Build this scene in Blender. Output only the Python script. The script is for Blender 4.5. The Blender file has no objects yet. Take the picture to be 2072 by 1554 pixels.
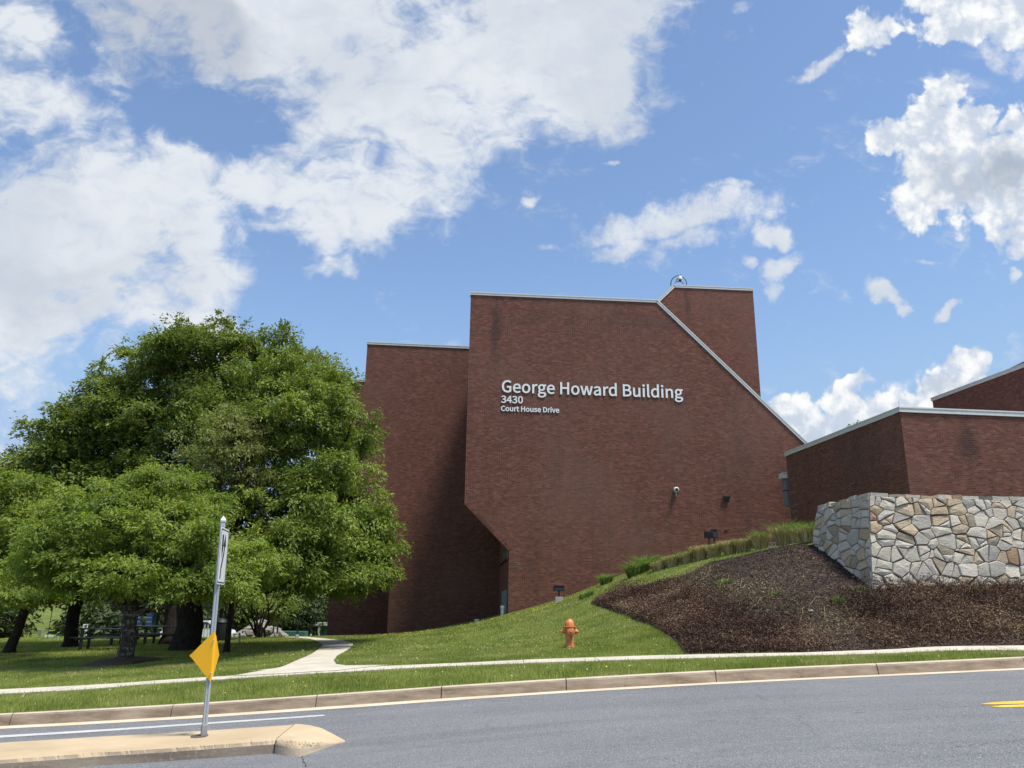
import bpy, bmesh, math, random
import numpy as np
from mathutils import Vector, Matrix
from mathutils.geometry import delaunay_2d_cdt

R_ = math.radians
scene = bpy.context.scene
COL = scene.collection
rng = np.random.default_rng(7)
random.seed(7)

# ------------------------------------------------------------------ camera
EYE = np.array([0.0, 0.0, 1.6])
FPX, CX, CY = 1603.5, 1036.0, 777.0
TH, RO = R_(15.84), 0.0145
Fv = np.array([0, math.cos(TH), math.sin(TH)])
Uv0 = np.array([0, -math.sin(TH), math.cos(TH)])
Rv0 = np.array([1.0, 0, 0])
Rv = Rv0 * math.cos(RO) + Uv0 * math.sin(RO)
Uv = Uv0 * math.cos(RO) - Rv0 * math.sin(RO)
cam_d = bpy.data.cameras.new('camera')
cam = bpy.data.objects.new('camera', cam_d)
COL.objects.link(cam)
M = Matrix.Identity(4)
for i in range(3):
    M[i][0], M[i][1], M[i][2], M[i][3] = Rv[i], Uv[i], -Fv[i], EYE[i]
cam.matrix_world = M
cam_d.sensor_fit = 'HORIZONTAL'
cam_d.sensor_width = 36.0
cam_d.lens = 36.0 * FPX / 2072.0
cam_d.clip_start = 0.1
cam_d.clip_end = 3000
scene.camera = cam

# ------------------------------------------------------------------ sun, sky, exposure
SUN_EL, SUN_AZ = R_(68), R_(120)          # azimuth clockwise from +Y, seen from above: behind the camera to the right
SUN_STRENGTH = 3.2
SKY_STRENGTH = 0.10
sd = bpy.data.lights.new('sun', 'SUN')
sd.energy = SUN_STRENGTH
sd.angle = R_(11.0)      # thin high cloud in front of the sun: soft shadow edges
sd.color = (1.0, 0.95, 0.87)
sun = bpy.data.objects.new('sun', sd)
COL.objects.link(sun)
sv = Vector((math.sin(SUN_AZ) * math.cos(SUN_EL), math.cos(SUN_AZ) * math.cos(SUN_EL), math.sin(SUN_EL)))
sun.rotation_euler = sv.to_track_quat('Z', 'Y').to_euler()
scene.view_settings.view_transform = 'Standard'
scene.view_settings.look = 'None'
scene.view_settings.gamma = 1
scene.view_settings.exposure = 0.95
scene.view_settings.use_curve_mapping = False
scene.render.engine = 'CYCLES'
scene.cycles.max_bounces = 6
scene.cycles.transparent_max_bounces = 8

world = bpy.data.worlds.new('World')
scene.world = world
world.use_nodes = True
wt = world.node_tree
wt.nodes.clear()


class NT:
    """small helper to write node trees"""
    def __init__(self, tree):
        self.t = tree

    def _in(self, n, i, v):
        if v is None:
            return
        if hasattr(v, 'is_output') or isinstance(v, bpy.types.NodeSocket):
            self.t.links.new(v, n.inputs[i])
        else:
            n.inputs[i].default_value = v

    def math(self, op, a=None, b=None, c=None, clamp=False):
        n = self.t.nodes.new('ShaderNodeMath'); n.operation = op; n.use_clamp = clamp
        self._in(n, 0, a); self._in(n, 1, b); self._in(n, 2, c)
        return n.outputs[0]

    def vmath(self, op, a=None, b=None, s=None):
        n = self.t.nodes.new('ShaderNodeVectorMath'); n.operation = op
        self._in(n, 0, a); self._in(n, 1, b)
        if s is not None:
            self._in(n, 3, s)
        return n.outputs['Value'] if op in ('DOT_PRODUCT', 'LENGTH', 'DISTANCE') else n.outputs['Vector']

    flat = False

    def noise(self, vec, scale, detail=4, rough=0.5, dist=0.0, lac=2.0, color=False):
        n = self.t.nodes.new('ShaderNodeTexNoise')
        if self.flat: n.noise_dimensions = '2D'
        self._in(n, 'Vector', vec)
        n.inputs['Scale'].default_value = scale
        n.inputs['Detail'].default_value = detail
        n.inputs['Roughness'].default_value = rough
        n.inputs['Distortion'].default_value = dist
        n.inputs['Lacunarity'].default_value = lac
        return n.outputs['Color' if color else 0]

    def voro(self, vec, scale, feature='F1', out='Distance', rnd=1.0):
        n = self.t.nodes.new('ShaderNodeTexVoronoi'); n.feature = feature
        if self.flat: n.voronoi_dimensions = '2D'
        self._in(n, 'Vector', vec)
        n.inputs['Scale'].default_value = scale
        n.inputs['Randomness'].default_value = rnd
        return n.outputs[out]

    def maprange(self, v, a, b, c=0.0, d=1.0, smooth=True):
        n = self.t.nodes.new('ShaderNodeMapRange')
        n.interpolation_type = 'SMOOTHSTEP' if smooth else 'LINEAR'
        self._in(n, 0, v); self._in(n, 1, a); self._in(n, 2, b); self._in(n, 3, c); self._in(n, 4, d)
        return n.outputs[0]

    def mix(self, f, a, b, blend='MIX'):
        n = self.t.nodes.new('ShaderNodeMix'); n.data_type = 'RGBA'; n.blend_type = blend
        n.clamp_result = False
        self._in(n, 0, f)
        for i, v in ((6, a), (7, b)):
            if isinstance(v, tuple) and len(v) == 3:
                v = (*v, 1)
            self._in(n, i, v)
        return n.outputs[2]

    def ramp(self, f, stops, interp='LINEAR'):
        n = self.t.nodes.new('ShaderNodeValToRGB')
        n.color_ramp.interpolation = interp
        self._in(n, 0, f)
        e = n.color_ramp.elements
        while len(e) > 1:
            e.remove(e[-1])
        e[0].position = stops[0][0]; e[0].color = (*stops[0][1], 1)
        for p, c in stops[1:]:
            x = e.new(p); x.color = (*c, 1)
        return n.outputs[0]

    def combine(self, x, y, z):
        n = self.t.nodes.new('ShaderNodeCombineXYZ')
        self._in(n, 0, x); self._in(n, 1, y); self._in(n, 2, z)
        return n.outputs[0]

    def mapping(self, vec, loc=(0, 0, 0), rot=(0, 0, 0), scale=(1, 1, 1), typ='POINT'):
        n = self.t.nodes.new('ShaderNodeMapping'); n.vector_type = typ
        self._in(n, 0, vec)
        n.inputs['Location'].default_value = loc
        n.inputs['Rotation'].default_value = rot
        n.inputs['Scale'].default_value = scale
        return n.outputs[0]

    def coord(self, which='Object'):
        return self.t.nodes.new('ShaderNodeTexCoord').outputs[which]


W = NT(wt)
W.flat = True
sky = wt.nodes.new('ShaderNodeTexSky')
sky.sky_type = 'NISHITA'
sky.sun_disc = False
sky.sun_elevation = SUN_EL
sky.sun_rotation = SUN_AZ
sky.altitude = 100
sky.air_density = 1.0
sky.dust_density = 0.4
sky.ozone_density = 2.2
D = W.vmath('NORMALIZE', W.coord('Generated'))
# the direction as slopes about the heading of the building: u to the east, v up
zf = W.vmath('DOT_PRODUCT', D, tuple(Fv))
zfc = W.math('MAXIMUM', zf, 0.12)
uu = W.math('DIVIDE', W.vmath('DOT_PRODUCT', D, tuple(Rv0)), zfc)
vv = W.math('DIVIDE', W.vmath('DOT_PRODUCT', D, tuple(Uv0)), zfc)
P0 = W.combine(uu, vv, 0.0)
ninf = W.maprange(zf, 0.12, 0.35)


def uvpx(px, py):
    a, b = (px - CX) / FPX, (CY - py) / FPX
    return (a * math.cos(RO) - b * math.sin(RO), a * math.sin(RO) + b * math.cos(RO))


def cloud_mask(P, blobs, edge=0.55, outer=1.25):
    out = None
    for (px, py, rx, ry, rot, s) in blobs:
        u, v = uvpx(px, py)
        m = W.mapping(P, (u, v, 0), (0, 0, R_(rot)), (rx / FPX, ry / FPX, 1), 'TEXTURE')
        l = W.vmath('LENGTH', m)
        f = W.maprange(l, outer, edge, 0.0, s)
        out = f if out is None else W.math('MAXIMUM', out, f)
    return out


def wnoise(P, scale, amt, detail=5, seed=0.0):
    c = W.noise(W.vmath('ADD', P, (seed, seed * .7, seed * .3)), scale, detail, 0.55, color=True)
    c = W.vmath('SUBTRACT', c, (0.5, 0.5, 0.5))
    return W.vmath('ADD', P, W.vmath('SCALE', c, s=amt))


P1 = wnoise(P0, 5.0, 0.22, 5)
P2 = wnoise(P0, 16.0, 0.06, 5, 3.1)
soft = [(540, 20, 470, 190, -6, 1.0), (860, 170, 380, 270, 35, 1.0), (1080, 110, 270, 200, 40, 1.0), (800, 400, 240, 130, 28, .95),
        (1210, 20, 200, 120, 20, .8), (110, 480, 340, 250, 20, 1.05), (350, 470, 210, 260, 20, .95),
        (40, 660, 240, 170, 0, 1.05), (330, 640, 220, 100, 10, .85), (590, 400, 190, 90, 0, .78), (680, 510, 120, 70, -10, .75), (690, 575, 80, 36, 0, .6),
        (60, 230, 190, 110, -30, .66), (20, 60, 150, 120, 0, .68), (200, 290, 110, 100, 0, .66), (560, 260, 110, 70, 0, .72), (480, 190, 90, 50, 0, .55),
        (0, 730, 170, 80, 0, .7), (330, 330, 120, 60, 0, .6)]
ms = cloud_mask(P1, soft, .1, 1.45)
# long streaks that follow the wind (towards the lower right), and small ripples
nA = W.noise(W.mapping(P1, (0, 0, 0), (0, 0, R_(-28)), (1.0, 2.0, 1)), 5.5, 9, 0.62, 0.2)
nB = W.noise(W.mapping(P0, (0.3, 0.2, 0), (0, 0, R_(-35)), (1.0, 1.6, 1)), 22.0, 5, 0.6, 0.4)
hole = cloud_mask(P2, [(440, 245, 150, 75, -10, 1.0), (330, 180, 90, 80, 20, .8), (610, 520, 60, 90, 20, .5), (140, 95, 60, 60, 0, .6), (40, 300, 40, 30, 0, .4), (620, 640, 150, 90, 0, 1.0), (940, 560, 120, 60, 0, 1.0)])
sA = W.math('ADD', W.math('MULTIPLY', ms, 1.05), W.math('MULTIPLY', W.math('SUBTRACT', nA, 0.5), 1.5))
sA = W.math('ADD', sA, W.math('MULTIPLY', W.math('SUBTRACT', nB, 0.5), 1.0))
sA = W.math('SUBTRACT', sA, W.math('MULTIPLY', hole, 0.55))
dens_soft = W.math('MULTIPLY', W.maprange(sA, 0.10, 0.92), 0.97)
# fair-weather wisps on the right
wisp = [(1330, 450, 170, 34, 14, .85), (1440, 430, 150, 46, 8, .85), (1270, 500, 80, 26, 20, .7), (1480, 385, 60, 14, 5, .6), (1400, 480, 110, 30, 8, .7),
        (1285, 205, 70, 26, 25, .6), (1500, 5, 40, 14, 0, .5), (1110, 508, 50, 12, 0, .5), (1690, 600, 46, 16, 0, .55),
        (1885, 538, 30, 8, 0, .55), (1660, 125, 80, 15, 25, .75), (1075, 403, 24, 15, 0, .7), (1420, 170, 30, 14, 20, .3), (2050, 120, 110, 40, -20, .6),
        (1235, 318, 20, 6, 0, .6), (1330, 20, 70, 60, 20, .5), (90, 768, 120, 18, -6, .35), (0, 915, 60, 22, 0, .6), (1540, 430, 60, 22, 10, .6),
        (1565, 468, 44, 27, 10, 1.1), (1578, 530, 40, 32, 30, 1.05), (1565, 580, 26, 40, -10, .7), (1525, 527, 20, 20, 0, .75), (1800, 592, 56, 22, -30, 1.0), (1828, 622, 24, 18, -50, .85), (1915, 622, 32, 15, 20, .8), (2050, 560, 18, 12, 0, .7), (1650, 135, 60, 16, 25, .8)]
mw = cloud_mask(wnoise(P0, 14.0, 0.05, 5, 1.3), wisp, .2, 1.5)
sW = W.math('ADD', mw, W.math('MULTIPLY', W.math('SUBTRACT', W.noise(P0, 26.0, 7, 0.65), 0.5), 1.35))
dens_w = W.math('MULTIPLY', W.maprange(sW, 0.26, 0.95), 0.92)
# crisp cumulus
cum = [(1925, 330, 150, 130, 0, 1.35), (1905, 190, 50, 48, 0, 1.1), (1890, 255, 75, 80, 20, 1.2), (1810, 275, 66, 52, -10, 1.15), (1860, 410, 80, 70, 0, 1.1), (2050, 370, 150, 150, 0, 1.4), (1975, 245, 70, 50, -20, 1.1), (2070, 255, 80, 34, 0, 1.0), (2050, 480, 90, 56, 0, .95),
       (1960, 738, 66, 52, 0, 1.2), (1905, 790, 70, 46, 20, 1.0), (1735, 785, 50, 34, 15, .95), (1700, 815, 60, 38, 0, 1.0), (1600, 850, 90, 62, -15, 1.2), (1660, 895, 160, 80, 0, 1.25), (1850, 835, 160, 56, 0, 1.2), (1760, 850, 130, 60, 0, 1.2), (1640, 1000, 400, 110, 0, .9), (2120, 800, 90, 60, 0, .8),
       (1955, 45, 150, 50, 8, 1.2), (1765, 62, 58, 50, 30, 1.05), (2070, 40, 110, 70, 0, 1.2), (1990, 5, 200, 46, 0, 1.2)]
Pc = wnoise(wnoise(P0, 16.0, 0.035, 3, 5.1), 55.0, 0.012, 4, 2.2)
mc = cloud_mask(Pc, cum, 0.1, 1.35)
bil = W.voro(Pc, 34.0, 'F1')
bil2 = W.voro(Pc, 75.0, 'F1')
bb = W.math('ADD', W.math('MULTIPLY', W.math('SUBTRACT', 0.4, bil), 0.6), W.math('MULTIPLY', W.math('SUBTRACT', 0.4, bil2), 0.3))
nC = W.noise(P0, 30.0, 8, 0.6)
sC = W.math('ADD', W.math('ADD', mc, bb), W.math('MULTIPLY', W.math('SUBTRACT', nC, 0.5), 1.1))
dens_c = W.math('MULTIPLY', W.maprange(sC, 0.30, 0.68), W.maprange(mc, .08, .35))
gcum = W.math('MULTIPLY', dens_c, ninf)
# the rest of the dome, outside the photograph: the same broken cloud, evenly spread
up = W.math('MAXIMUM', W.vmath('DOT_PRODUCT', D, (0, 0, 1)), 0.06)
plane = W.vmath('SCALE', D, s=W.math('DIVIDE', 1.0, up))
gen = W.maprange(W.noise(plane, 1.3, 7, 0.6), 0.47, 0.68)
inf_u = W.math('MULTIPLY', W.maprange(W.math('ABSOLUTE', uu), 0.95, 0.72), W.maprange(W.math('ABSOLUTE', vv), 0.75, 0.55))
inside = W.math('MULTIPLY', inf_u, ninf)
soft_in = W.math('MULTIPLY', W.math('MAXIMUM', dens_soft, dens_w), ninf)
gen_out = W.math('MULTIPLY', gen, W.math('SUBTRACT', 1.0, inside))
dsoft = W.math('MAXIMUM', soft_in, W.math('MULTIPLY', gen_out, 0.85))
# sky colour: Nishita, a little richer blue
hs = wt.nodes.new('ShaderNodeHueSaturation')
wt.links.new(sky.outputs[0], hs.inputs['Color'])
hs.inputs['Saturation'].default_value = 1.0
hs.inputs['Value'].default_value = 1.0
sep_ = wt.nodes.new('ShaderNodeSeparateColor'); wt.links.new(hs.outputs[0], sep_.inputs[0])
skyc = W.combine(*[W.math('SMOOTH_MIN', sep_.outputs[i_], c_, .9) for i_, c_ in enumerate((2.1, 2.95, 4.35))])
# cloud colours: brightness follows the thickness of the cloud (thick parts greyer)
thick = W.maprange(W.math('ADD', W.noise(P1, 3.4, 5, 0.55), W.math('MULTIPLY', dens_soft, 0.06)), 0.36, 0.62)
grey = cloud_mask(P1, [(340, 70, 210, 85, -8, 1.0), (480, 130, 90, 60, 0, .6), (150, 590, 300, 90, 15, .35)])
cs = W.mix(W.math('MULTIPLY', W.math('SUBTRACT', 1.0, thick), .55), (4.15, 4.35, 4.6), (3.0, 3.3, 3.75))
cs = W.mix(W.math('MULTIPLY', W.maprange(nB, .62, .35), .22), cs, (2.7, 3.1, 3.8))
cs = W.mix(W.math('MULTIPLY', grey, .7), cs, (2.3, 2.55, 3.0))
cgrey = cloud_mask(Pc, [(2040, 345, 75, 60, 0, 1.0), (1970, 370, 90, 40, 0, .6), (1900, 350, 70, 60, 0, .45), (1700, 900, 200, 40, 0, .3), (1960, 790, 90, 30, 0, .5)], .1)
cf = W.maprange(W.math('ADD', W.math('MULTIPLY', W.math('SUBTRACT', nC, .5), 2.2), W.math('MULTIPLY', bb, 1.2)), -0.35, 0.5)
cc = W.mix(cf, (3.1, 3.5, 4.15), (5.1, 5.15, 5.15))
cc = W.mix(W.math('MULTIPLY', cgrey, .8), cc, (2.0, 2.35, 2.85))
c1 = W.mix(dsoft, skyc, cs)
c2 = W.mix(gcum, c1, cc)
bg = wt.nodes.new('ShaderNodeBackground')
wt.links.new(c2, bg.inputs['Color'])
bg.inputs['Strength'].default_value = SKY_STRENGTH
wo = wt.nodes.new('ShaderNodeOutputWorld')
wt.links.new(bg.outputs[0], wo.inputs['Surface'])


# ------------------------------------------------------------------ pixel of the photograph -> place on a surface
def ray(px, py):
    return Fv + Rv * ((px - CX) / FPX) + Uv * ((CY - py) / FPX)


def at(px, py, Y):
    d = ray(px, py)
    return EYE + d * (Y / d[1])


def tps_fit(P, z, lam=0.02):
    n = len(P)
    d = np.linalg.norm(P[:, None] - P[None], axis=2)
    K = np.where(d > 0, d * d * np.log(d + 1e-12), 0) + lam * np.eye(n) * 10
    A = np.hstack([np.ones((n, 1)), P])
    L = np.vstack([np.hstack([K, A]), np.hstack([A.T, np.zeros((3, 3))])])
    w = np.linalg.solve(L, np.concatenate([z, np.zeros(3)]))
    return P, w


def tps_eval(m, X, Y):
    P, w = m
    X = np.asarray(X, float); Y = np.asarray(Y, float)
    sh = X.shape
    q = np.stack([X.ravel(), Y.ravel()], 1)
    out = np.empty(len(q))
    for i in range(0, len(q), 20000):
        s = q[i:i + 20000]
        d2 = ((s[:, None] - P[None]) ** 2).sum(2)
        out[i:i + 20000] = (0.5 * d2 * np.log(d2 + 1e-12)) @ w[:-3] + w[-3] + s @ w[-2:]
    return out.reshape(sh)


# kerb line (foot of the kerb) traced in the photograph
KPX = [(0, 1470, 13.9), (200, 1459.5, 13.95), (400, 1448, 14.0), (643, 1430.5, 14.0), (893, 1413, 14.0), (1146, 1398, 14.1), (1450, 1381, 14.4), (1780, 1366, 14.9), (2072, 1352, 15.3)]
KP = np.array([at(*k) for k in KPX])
lft = KP[0] + (KP[0] - KP[2]) * 8.0; rgt = KP[-1] + (KP[-1] - KP[-3]) * 6.0
KX = np.concatenate([[lft[0], KP[0][0] * 2.2], KP[:, 0], [rgt[0]]])
KYv = np.concatenate([[13.9, 13.9], KP[:, 1], [rgt[1]]])
_kp = np.polyfit(KP[:, 0], KP[:, 1], 3)


def kerbY(x):
    x = np.asarray(x, float)
    base = np.interp(x, KX, KYv)
    sm = sum(np.interp(x + o, KX, KYv) for o in (-1.2, -.6, 0, .6, 1.2)) / 5
    return sm


road_pts = [tuple(p) for p in KP]
for (px, py, Y) in [(250, 1548, 10.2), (400, 1537, 10.25), (550, 1527, 10.3), (698, 1501, 10.9), (2040, 1425, 10.3), (1036, 1554, 7.9), (1700, 1554, 6.9), (300, 1554, 9.9)]:
    road_pts.append(tuple(at(px, py, Y)))
road_pts += [(-45, 14, -1.7), (-45, -8, -1.6), (0, -8, 0.3), (45, 16, 1.7), (45, -8, 1.6), (20, 16, 1.15), (20, 5, 1.0)]
rp = np.array(road_pts)
ROAD = tps_fit(rp[:, :2], rp[:, 2], 0.5)
roadz = lambda X, Y: tps_eval(ROAD, X, Y)

KH = 0.185
land = [(x, kerbY(x) + .2, float(roadz(x, kerbY(x))) + KH) for x in (-24, -14, -9, -5.5, -2.7, 0, 2.5, 5, 8, 10, 16, 26)]
land = [(a, float(b), c) for a, b, c in land]
LP = [(0, 1407, 16.4), (0, 1398, 17.6), (300, 1386, 16.5), (300, 1378, 17.8), (650, 1364, 16.6), (900, 1351, 16.6), (900, 1346, 17.7), (1200, 1340, 16.7), (1200, 1333, 17.9), (1610, 1329, 17.1), (1610, 1323, 18.4),
      (2072, 1319, 17.9), (2072, 1308, 19.2), (651, 1310, 29), (700, 1306, 29), (660, 1335, 21.5), (636, 1295, 34.5), (574, 1290, 38), (662, 1288, 45), (250, 1342, 24), (375, 1316, 30), (20, 1322, 30), (130, 1311, 35), (480, 1299, 35),
      (1153, 1313, 20.5), (787, 1288, 42), (900, 1272, 40), (965, 1262, 39.3), (1030, 1242, 38.7), (1125, 1221, 37.5), (1200, 1189, 39), (1290, 1256, 25.5), (1320, 1156, 33),
      (1400, 1138, 31.5), (1540, 1115, 28.5), (1650, 1094, 25.8), (1690, 1141, 24.0), (1765, 1190, 22.4), (2072, 1182, 22.9), (1500, 1250, 21.8), (900, 1315, 25.5), (1345, 1288, 21.5), (1150, 1262, 29.0),
      (30, 1240, 75), (150, 1290, 48), (-250, 1300, 45)]
for p in LP:
    land.append(tuple(at(*p)))
land += [(13.5, 40, 1.6 + 2.7), (6, 41, 1.6 + 1.9), (3, 41, 1.6 + .7), (-15, 90, -2.9), (-35, 110, -1.0), (10, 90, -1.5), (-70, 110, 5), (-60, 30, -1.6), (-40, 20, -1.4), (16, 26, 2.8), (22, 24, 3.0), (30, 40, 3), (30, 23, 2.9), (60, 60, 3), (60, 20, 2.6), (-80, 60, 2), (40, 110, 0), (-25, 62, -2.3)]
lp = np.array(land)
LAND = tps_fit(lp[:, :2], lp[:, 2], 0.12)
landz = lambda X, Y: tps_eval(LAND, X, Y)


def hit(px, py, zf, ymin, ymax, off=0.0):
    """first point of the line of sight on the surface z = zf(X, Y) + off"""
    d = ray(px, py)
    Ys = np.linspace(ymin, ymax, 400)
    pts = EYE[None] + d[None] * (Ys / d[1])[:, None]
    g = pts[:, 2] - zf(pts[:, 0], pts[:, 1]) - off
    s = np.where((g[:-1] > 0) & (g[1:] <= 0))[0]
    if len(s):
        i = s[0]; t = g[i] / (g[i] - g[i + 1]); Yh = Ys[i] + t * (Ys[i + 1] - Ys[i])
    else:
        Yh = Ys[np.argmin(np.abs(g))]
    p = EYE + d * (Yh / d[1])
    p[2] = float(zf(p[0], p[1])) + off
    return p


def onland(px, py, ymin=15.2, ymax=60, off=0.0):
    return hit(px, py, landz, ymin, ymax, off)


def ground(x, y):
    return float(landz(x, y))


# ------------------------------------------------------------------ object helpers
def tag(o, label=None, cat=None, group=None, kind=None):
    if label: o['label'] = label
    if cat: o['category'] = cat
    if group: o['group'] = group
    if kind: o['kind'] = kind
    return o


def empty(name, loc=(0, 0, 0), rz=0.0, label=None, cat=None, group=None, kind=None):
    o = bpy.data.objects.new(name, None)
    COL.objects.link(o)
    o.location = loc; o.rotation_euler = (0, 0, rz)
    o.empty_display_size = 0.2
    return tag(o, label, cat, group, kind)


def link(name, me, parent=None, loc=None, rot=None):
    o = bpy.data.objects.new(name, me)
    COL.objects.link(o)
    if parent is not None: o.parent = parent
    if loc is not None: o.location = loc
    if rot is not None: o.rotation_euler = rot
    return o


def np_mesh(name, V, F, mat, smooth=False, mi=None, mats=None):
    V = np.ascontiguousarray(V, dtype=np.float32).reshape(-1, 3)
    F = np.ascontiguousarray(F, dtype=np.int32)
    k = F.shape[1]
    me = bpy.data.meshes.new(name)
    me.vertices.add(len(V)); me.vertices.foreach_set('co', V.ravel())
    me.loops.add(F.size); me.loops.foreach_set('vertex_index', F.ravel())
    me.polygons.add(len(F))
    me.polygons.foreach_set('loop_start', np.arange(0, F.size, k, dtype=np.int32))
    me.polygons.foreach_set('loop_total', np.full(len(F), k, dtype=np.int32))
    me.polygons.foreach_set('use_smooth', np.full(len(F), bool(smooth), dtype=bool))
    for m in (mats or [mat]):
        me.materials.append(m)
    if mi is not None:
        me.polygons.foreach_set('material_index', np.asarray(mi, dtype=np.int32))
    me.update(calc_edges=True)
    return me


class MB:
    """collects simple shapes; build() links them as one mesh object"""
    def __init__(self):
        self.v = []; self.f = []; self.m = []; self.mats = []; self.cur = 0

    def use(self, mat):
        if mat not in self.mats: self.mats.append(mat)
        self.cur = self.mats.index(mat)
        return self

    def add(self, V, F):
        o = len(self.v)
        self.v.extend([tuple(map(float, p)) for p in V])
        for f in F:
            self.f.append(tuple(i + o for i in f)); self.m.append(self.cur)

    def box(self, c, s, rz=0.0, bev=0.0, mat=None, rot=None):
        c = Vector(c); hx, hy, hz = s[0] / 2, s[1] / 2, s[2] / 2
        Rm = rot if rot is not None else Matrix.Rotation(rz, 3, 'Z')
        if bev <= 0:
            V = [c + Rm @ Vector((x * hx, y * hy, z * hz)) for x in (-1, 1) for y in (-1, 1) for z in (-1, 1)]
            self.add(V, [(0, 1, 3, 2), (4, 6, 7, 5), (0, 4, 5, 1), (2, 3, 7, 6), (0, 2, 6, 4), (1, 5, 7, 3)])
        else:
            bm = bmesh.new(); bmesh.ops.create_cube(bm, size=1)
            for v in bm.verts: v.co = Vector((v.co.x * s[0], v.co.y * s[1], v.co.z * s[2]))
            bmesh.ops.bevel(bm, geom=bm.edges[:], offset=bev, segments=2, affect='EDGES', profile=.5)
            bm.verts.ensure_lookup_table()
            for i, v in enumerate(bm.verts): v.index = i
            self.add([c + Rm @ v.co for v in bm.verts], [[v.index for v in f.verts] for f in bm.faces])
            bm.free()
        return self

    def tube(self, pts, radii, seg=8, caps=True):
        pts = [Vector(p) for p in pts]
        if not hasattr(radii, '__len__'): radii = [radii] * len(pts)
        V, F = [], []
        a = None
        for i, p in enumerate(pts):
            t = (pts[min(i + 1, len(pts) - 1)] - pts[max(i - 1, 0)])
            t = t.normalized() if t.length > 1e-9 else Vector((0, 0, 1))
            if a is None:
                a = t.cross(Vector((0.13, 0.97, 0.2)))
                if a.length < .1: a = t.cross(Vector((1, 0, 0)))
            a = (a - t * a.dot(t)).normalized()
            b = t.cross(a)
            for k in range(seg):
                w = 2 * math.pi * k / seg
                V.append(p + (a * math.cos(w) + b * math.sin(w)) * radii[i])
        for i in range(len(pts) - 1):
            for k in range(seg):
                k2 = (k + 1) % seg
                F.append((i * seg + k, i * seg + k2, (i + 1) * seg + k2, (i + 1) * seg + k))
        if caps:
            F.append(tuple(range(seg - 1, -1, -1))); F.append(tuple((len(pts) - 1) * seg + k for k in range(seg)))
        self.add(V, F)
        return self

    def lathe(self, prof, seg=20, c=(0, 0, 0), rot=None):
        c = Vector(c); V = []; F = []
        for (r, z) in prof:
            for k in range(seg):
                w = 2 * math.pi * k / seg
                p = Vector((r * math.cos(w), r * math.sin(w), z))
                V.append(c + (rot @ p if rot is not None else p))
        for i in range(len(prof) - 1):
            for k in range(seg):
                k2 = (k + 1) % seg
                F.append((i * seg + k, i * seg + k2, (i + 1) * seg + k2, (i + 1) * seg + k))
        F.append(tuple(range(seg - 1, -1, -1))); F.append(tuple((len(prof) - 1) * seg + k for k in range(seg)))
        self.add(V, F)
        return self

    def prism(self, poly, dirv):
        """closed prism: POLY a list of 3-D points, extruded along DIRV"""
        n = len(poly); d = Vector(dirv)
        V = [Vector(p) for p in poly] + [Vector(p) + d for p in poly]
        F = [tuple(range(n)), tuple(range(2 * n - 1, n - 1, -1))]
        for i in range(n):
            j = (i + 1) % n
            F.append((i, i + n, j + n, j))
        self.add(V, F)
        return self

    def mesh(self, name, mat=None, smooth=False):
        me = bpy.data.meshes.new(name)
        me.from_pydata(self.v, [], self.f)
        ms_ = self.mats or [mat]
        for m in ms_: me.materials.append(m)
        if self.mats:
            me.polygons.foreach_set('material_index', self.m)
        bm = bmesh.new(); bm.from_mesh(me); bmesh.ops.recalc_face_normals(bm, faces=bm.faces[:]); bm.to_mesh(me); bm.free()
        if smooth:
            me.polygons.foreach_set('use_smooth', [True] * len(me.polygons))
            me.set_sharp_from_angle(angle=R_(40))
        me.update()
        return me

    def build(self, name, mat=None, parent=None, smooth=False, loc=None, rot=None):
        return link(name, self.mesh(name, mat, smooth), parent, loc, rot)

def adopt(o, parent):
    o.parent = parent
    o.matrix_parent_inverse = (Matrix.Translation(parent.location) @ parent.rotation_euler.to_matrix().to_4x4()).inverted()
    return o


# ------------------------------------------------------------------ materials
def material(name, fn=None, col=(.5, .5, .5), rough=.7, metal=0.0, spec=0.5):
    m = bpy.data.materials.new(name)
    m.use_nodes = True
    t = m.node_tree
    b = t.nodes['Principled BSDF']
    b.inputs['Base Color'].default_value = (*col, 1)
    b.inputs['Roughness'].default_value = rough
    b.inputs['Metallic'].default_value = metal
    b.inputs['Specular IOR Level'].default_value = spec
    if fn:
        fn(NT(t), b, t)
    return m


def bump(N, b, h, strength=.5, dist=.01):
    n = N.t.nodes.new('ShaderNodeBump')
    n.inputs['Strength'].default_value = strength
    n.inputs['Distance'].default_value = dist
    N.t.links.new(h, n.inputs['Height'])
    N.t.links.new(n.outputs[0], b.inputs['Normal'])


def setc(N, b, c):
    N.t.links.new(c, b.inputs['Base Color'])


def geo(N, which):
    return N.t.nodes.new('ShaderNodeNewGeometry').outputs[which]


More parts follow.
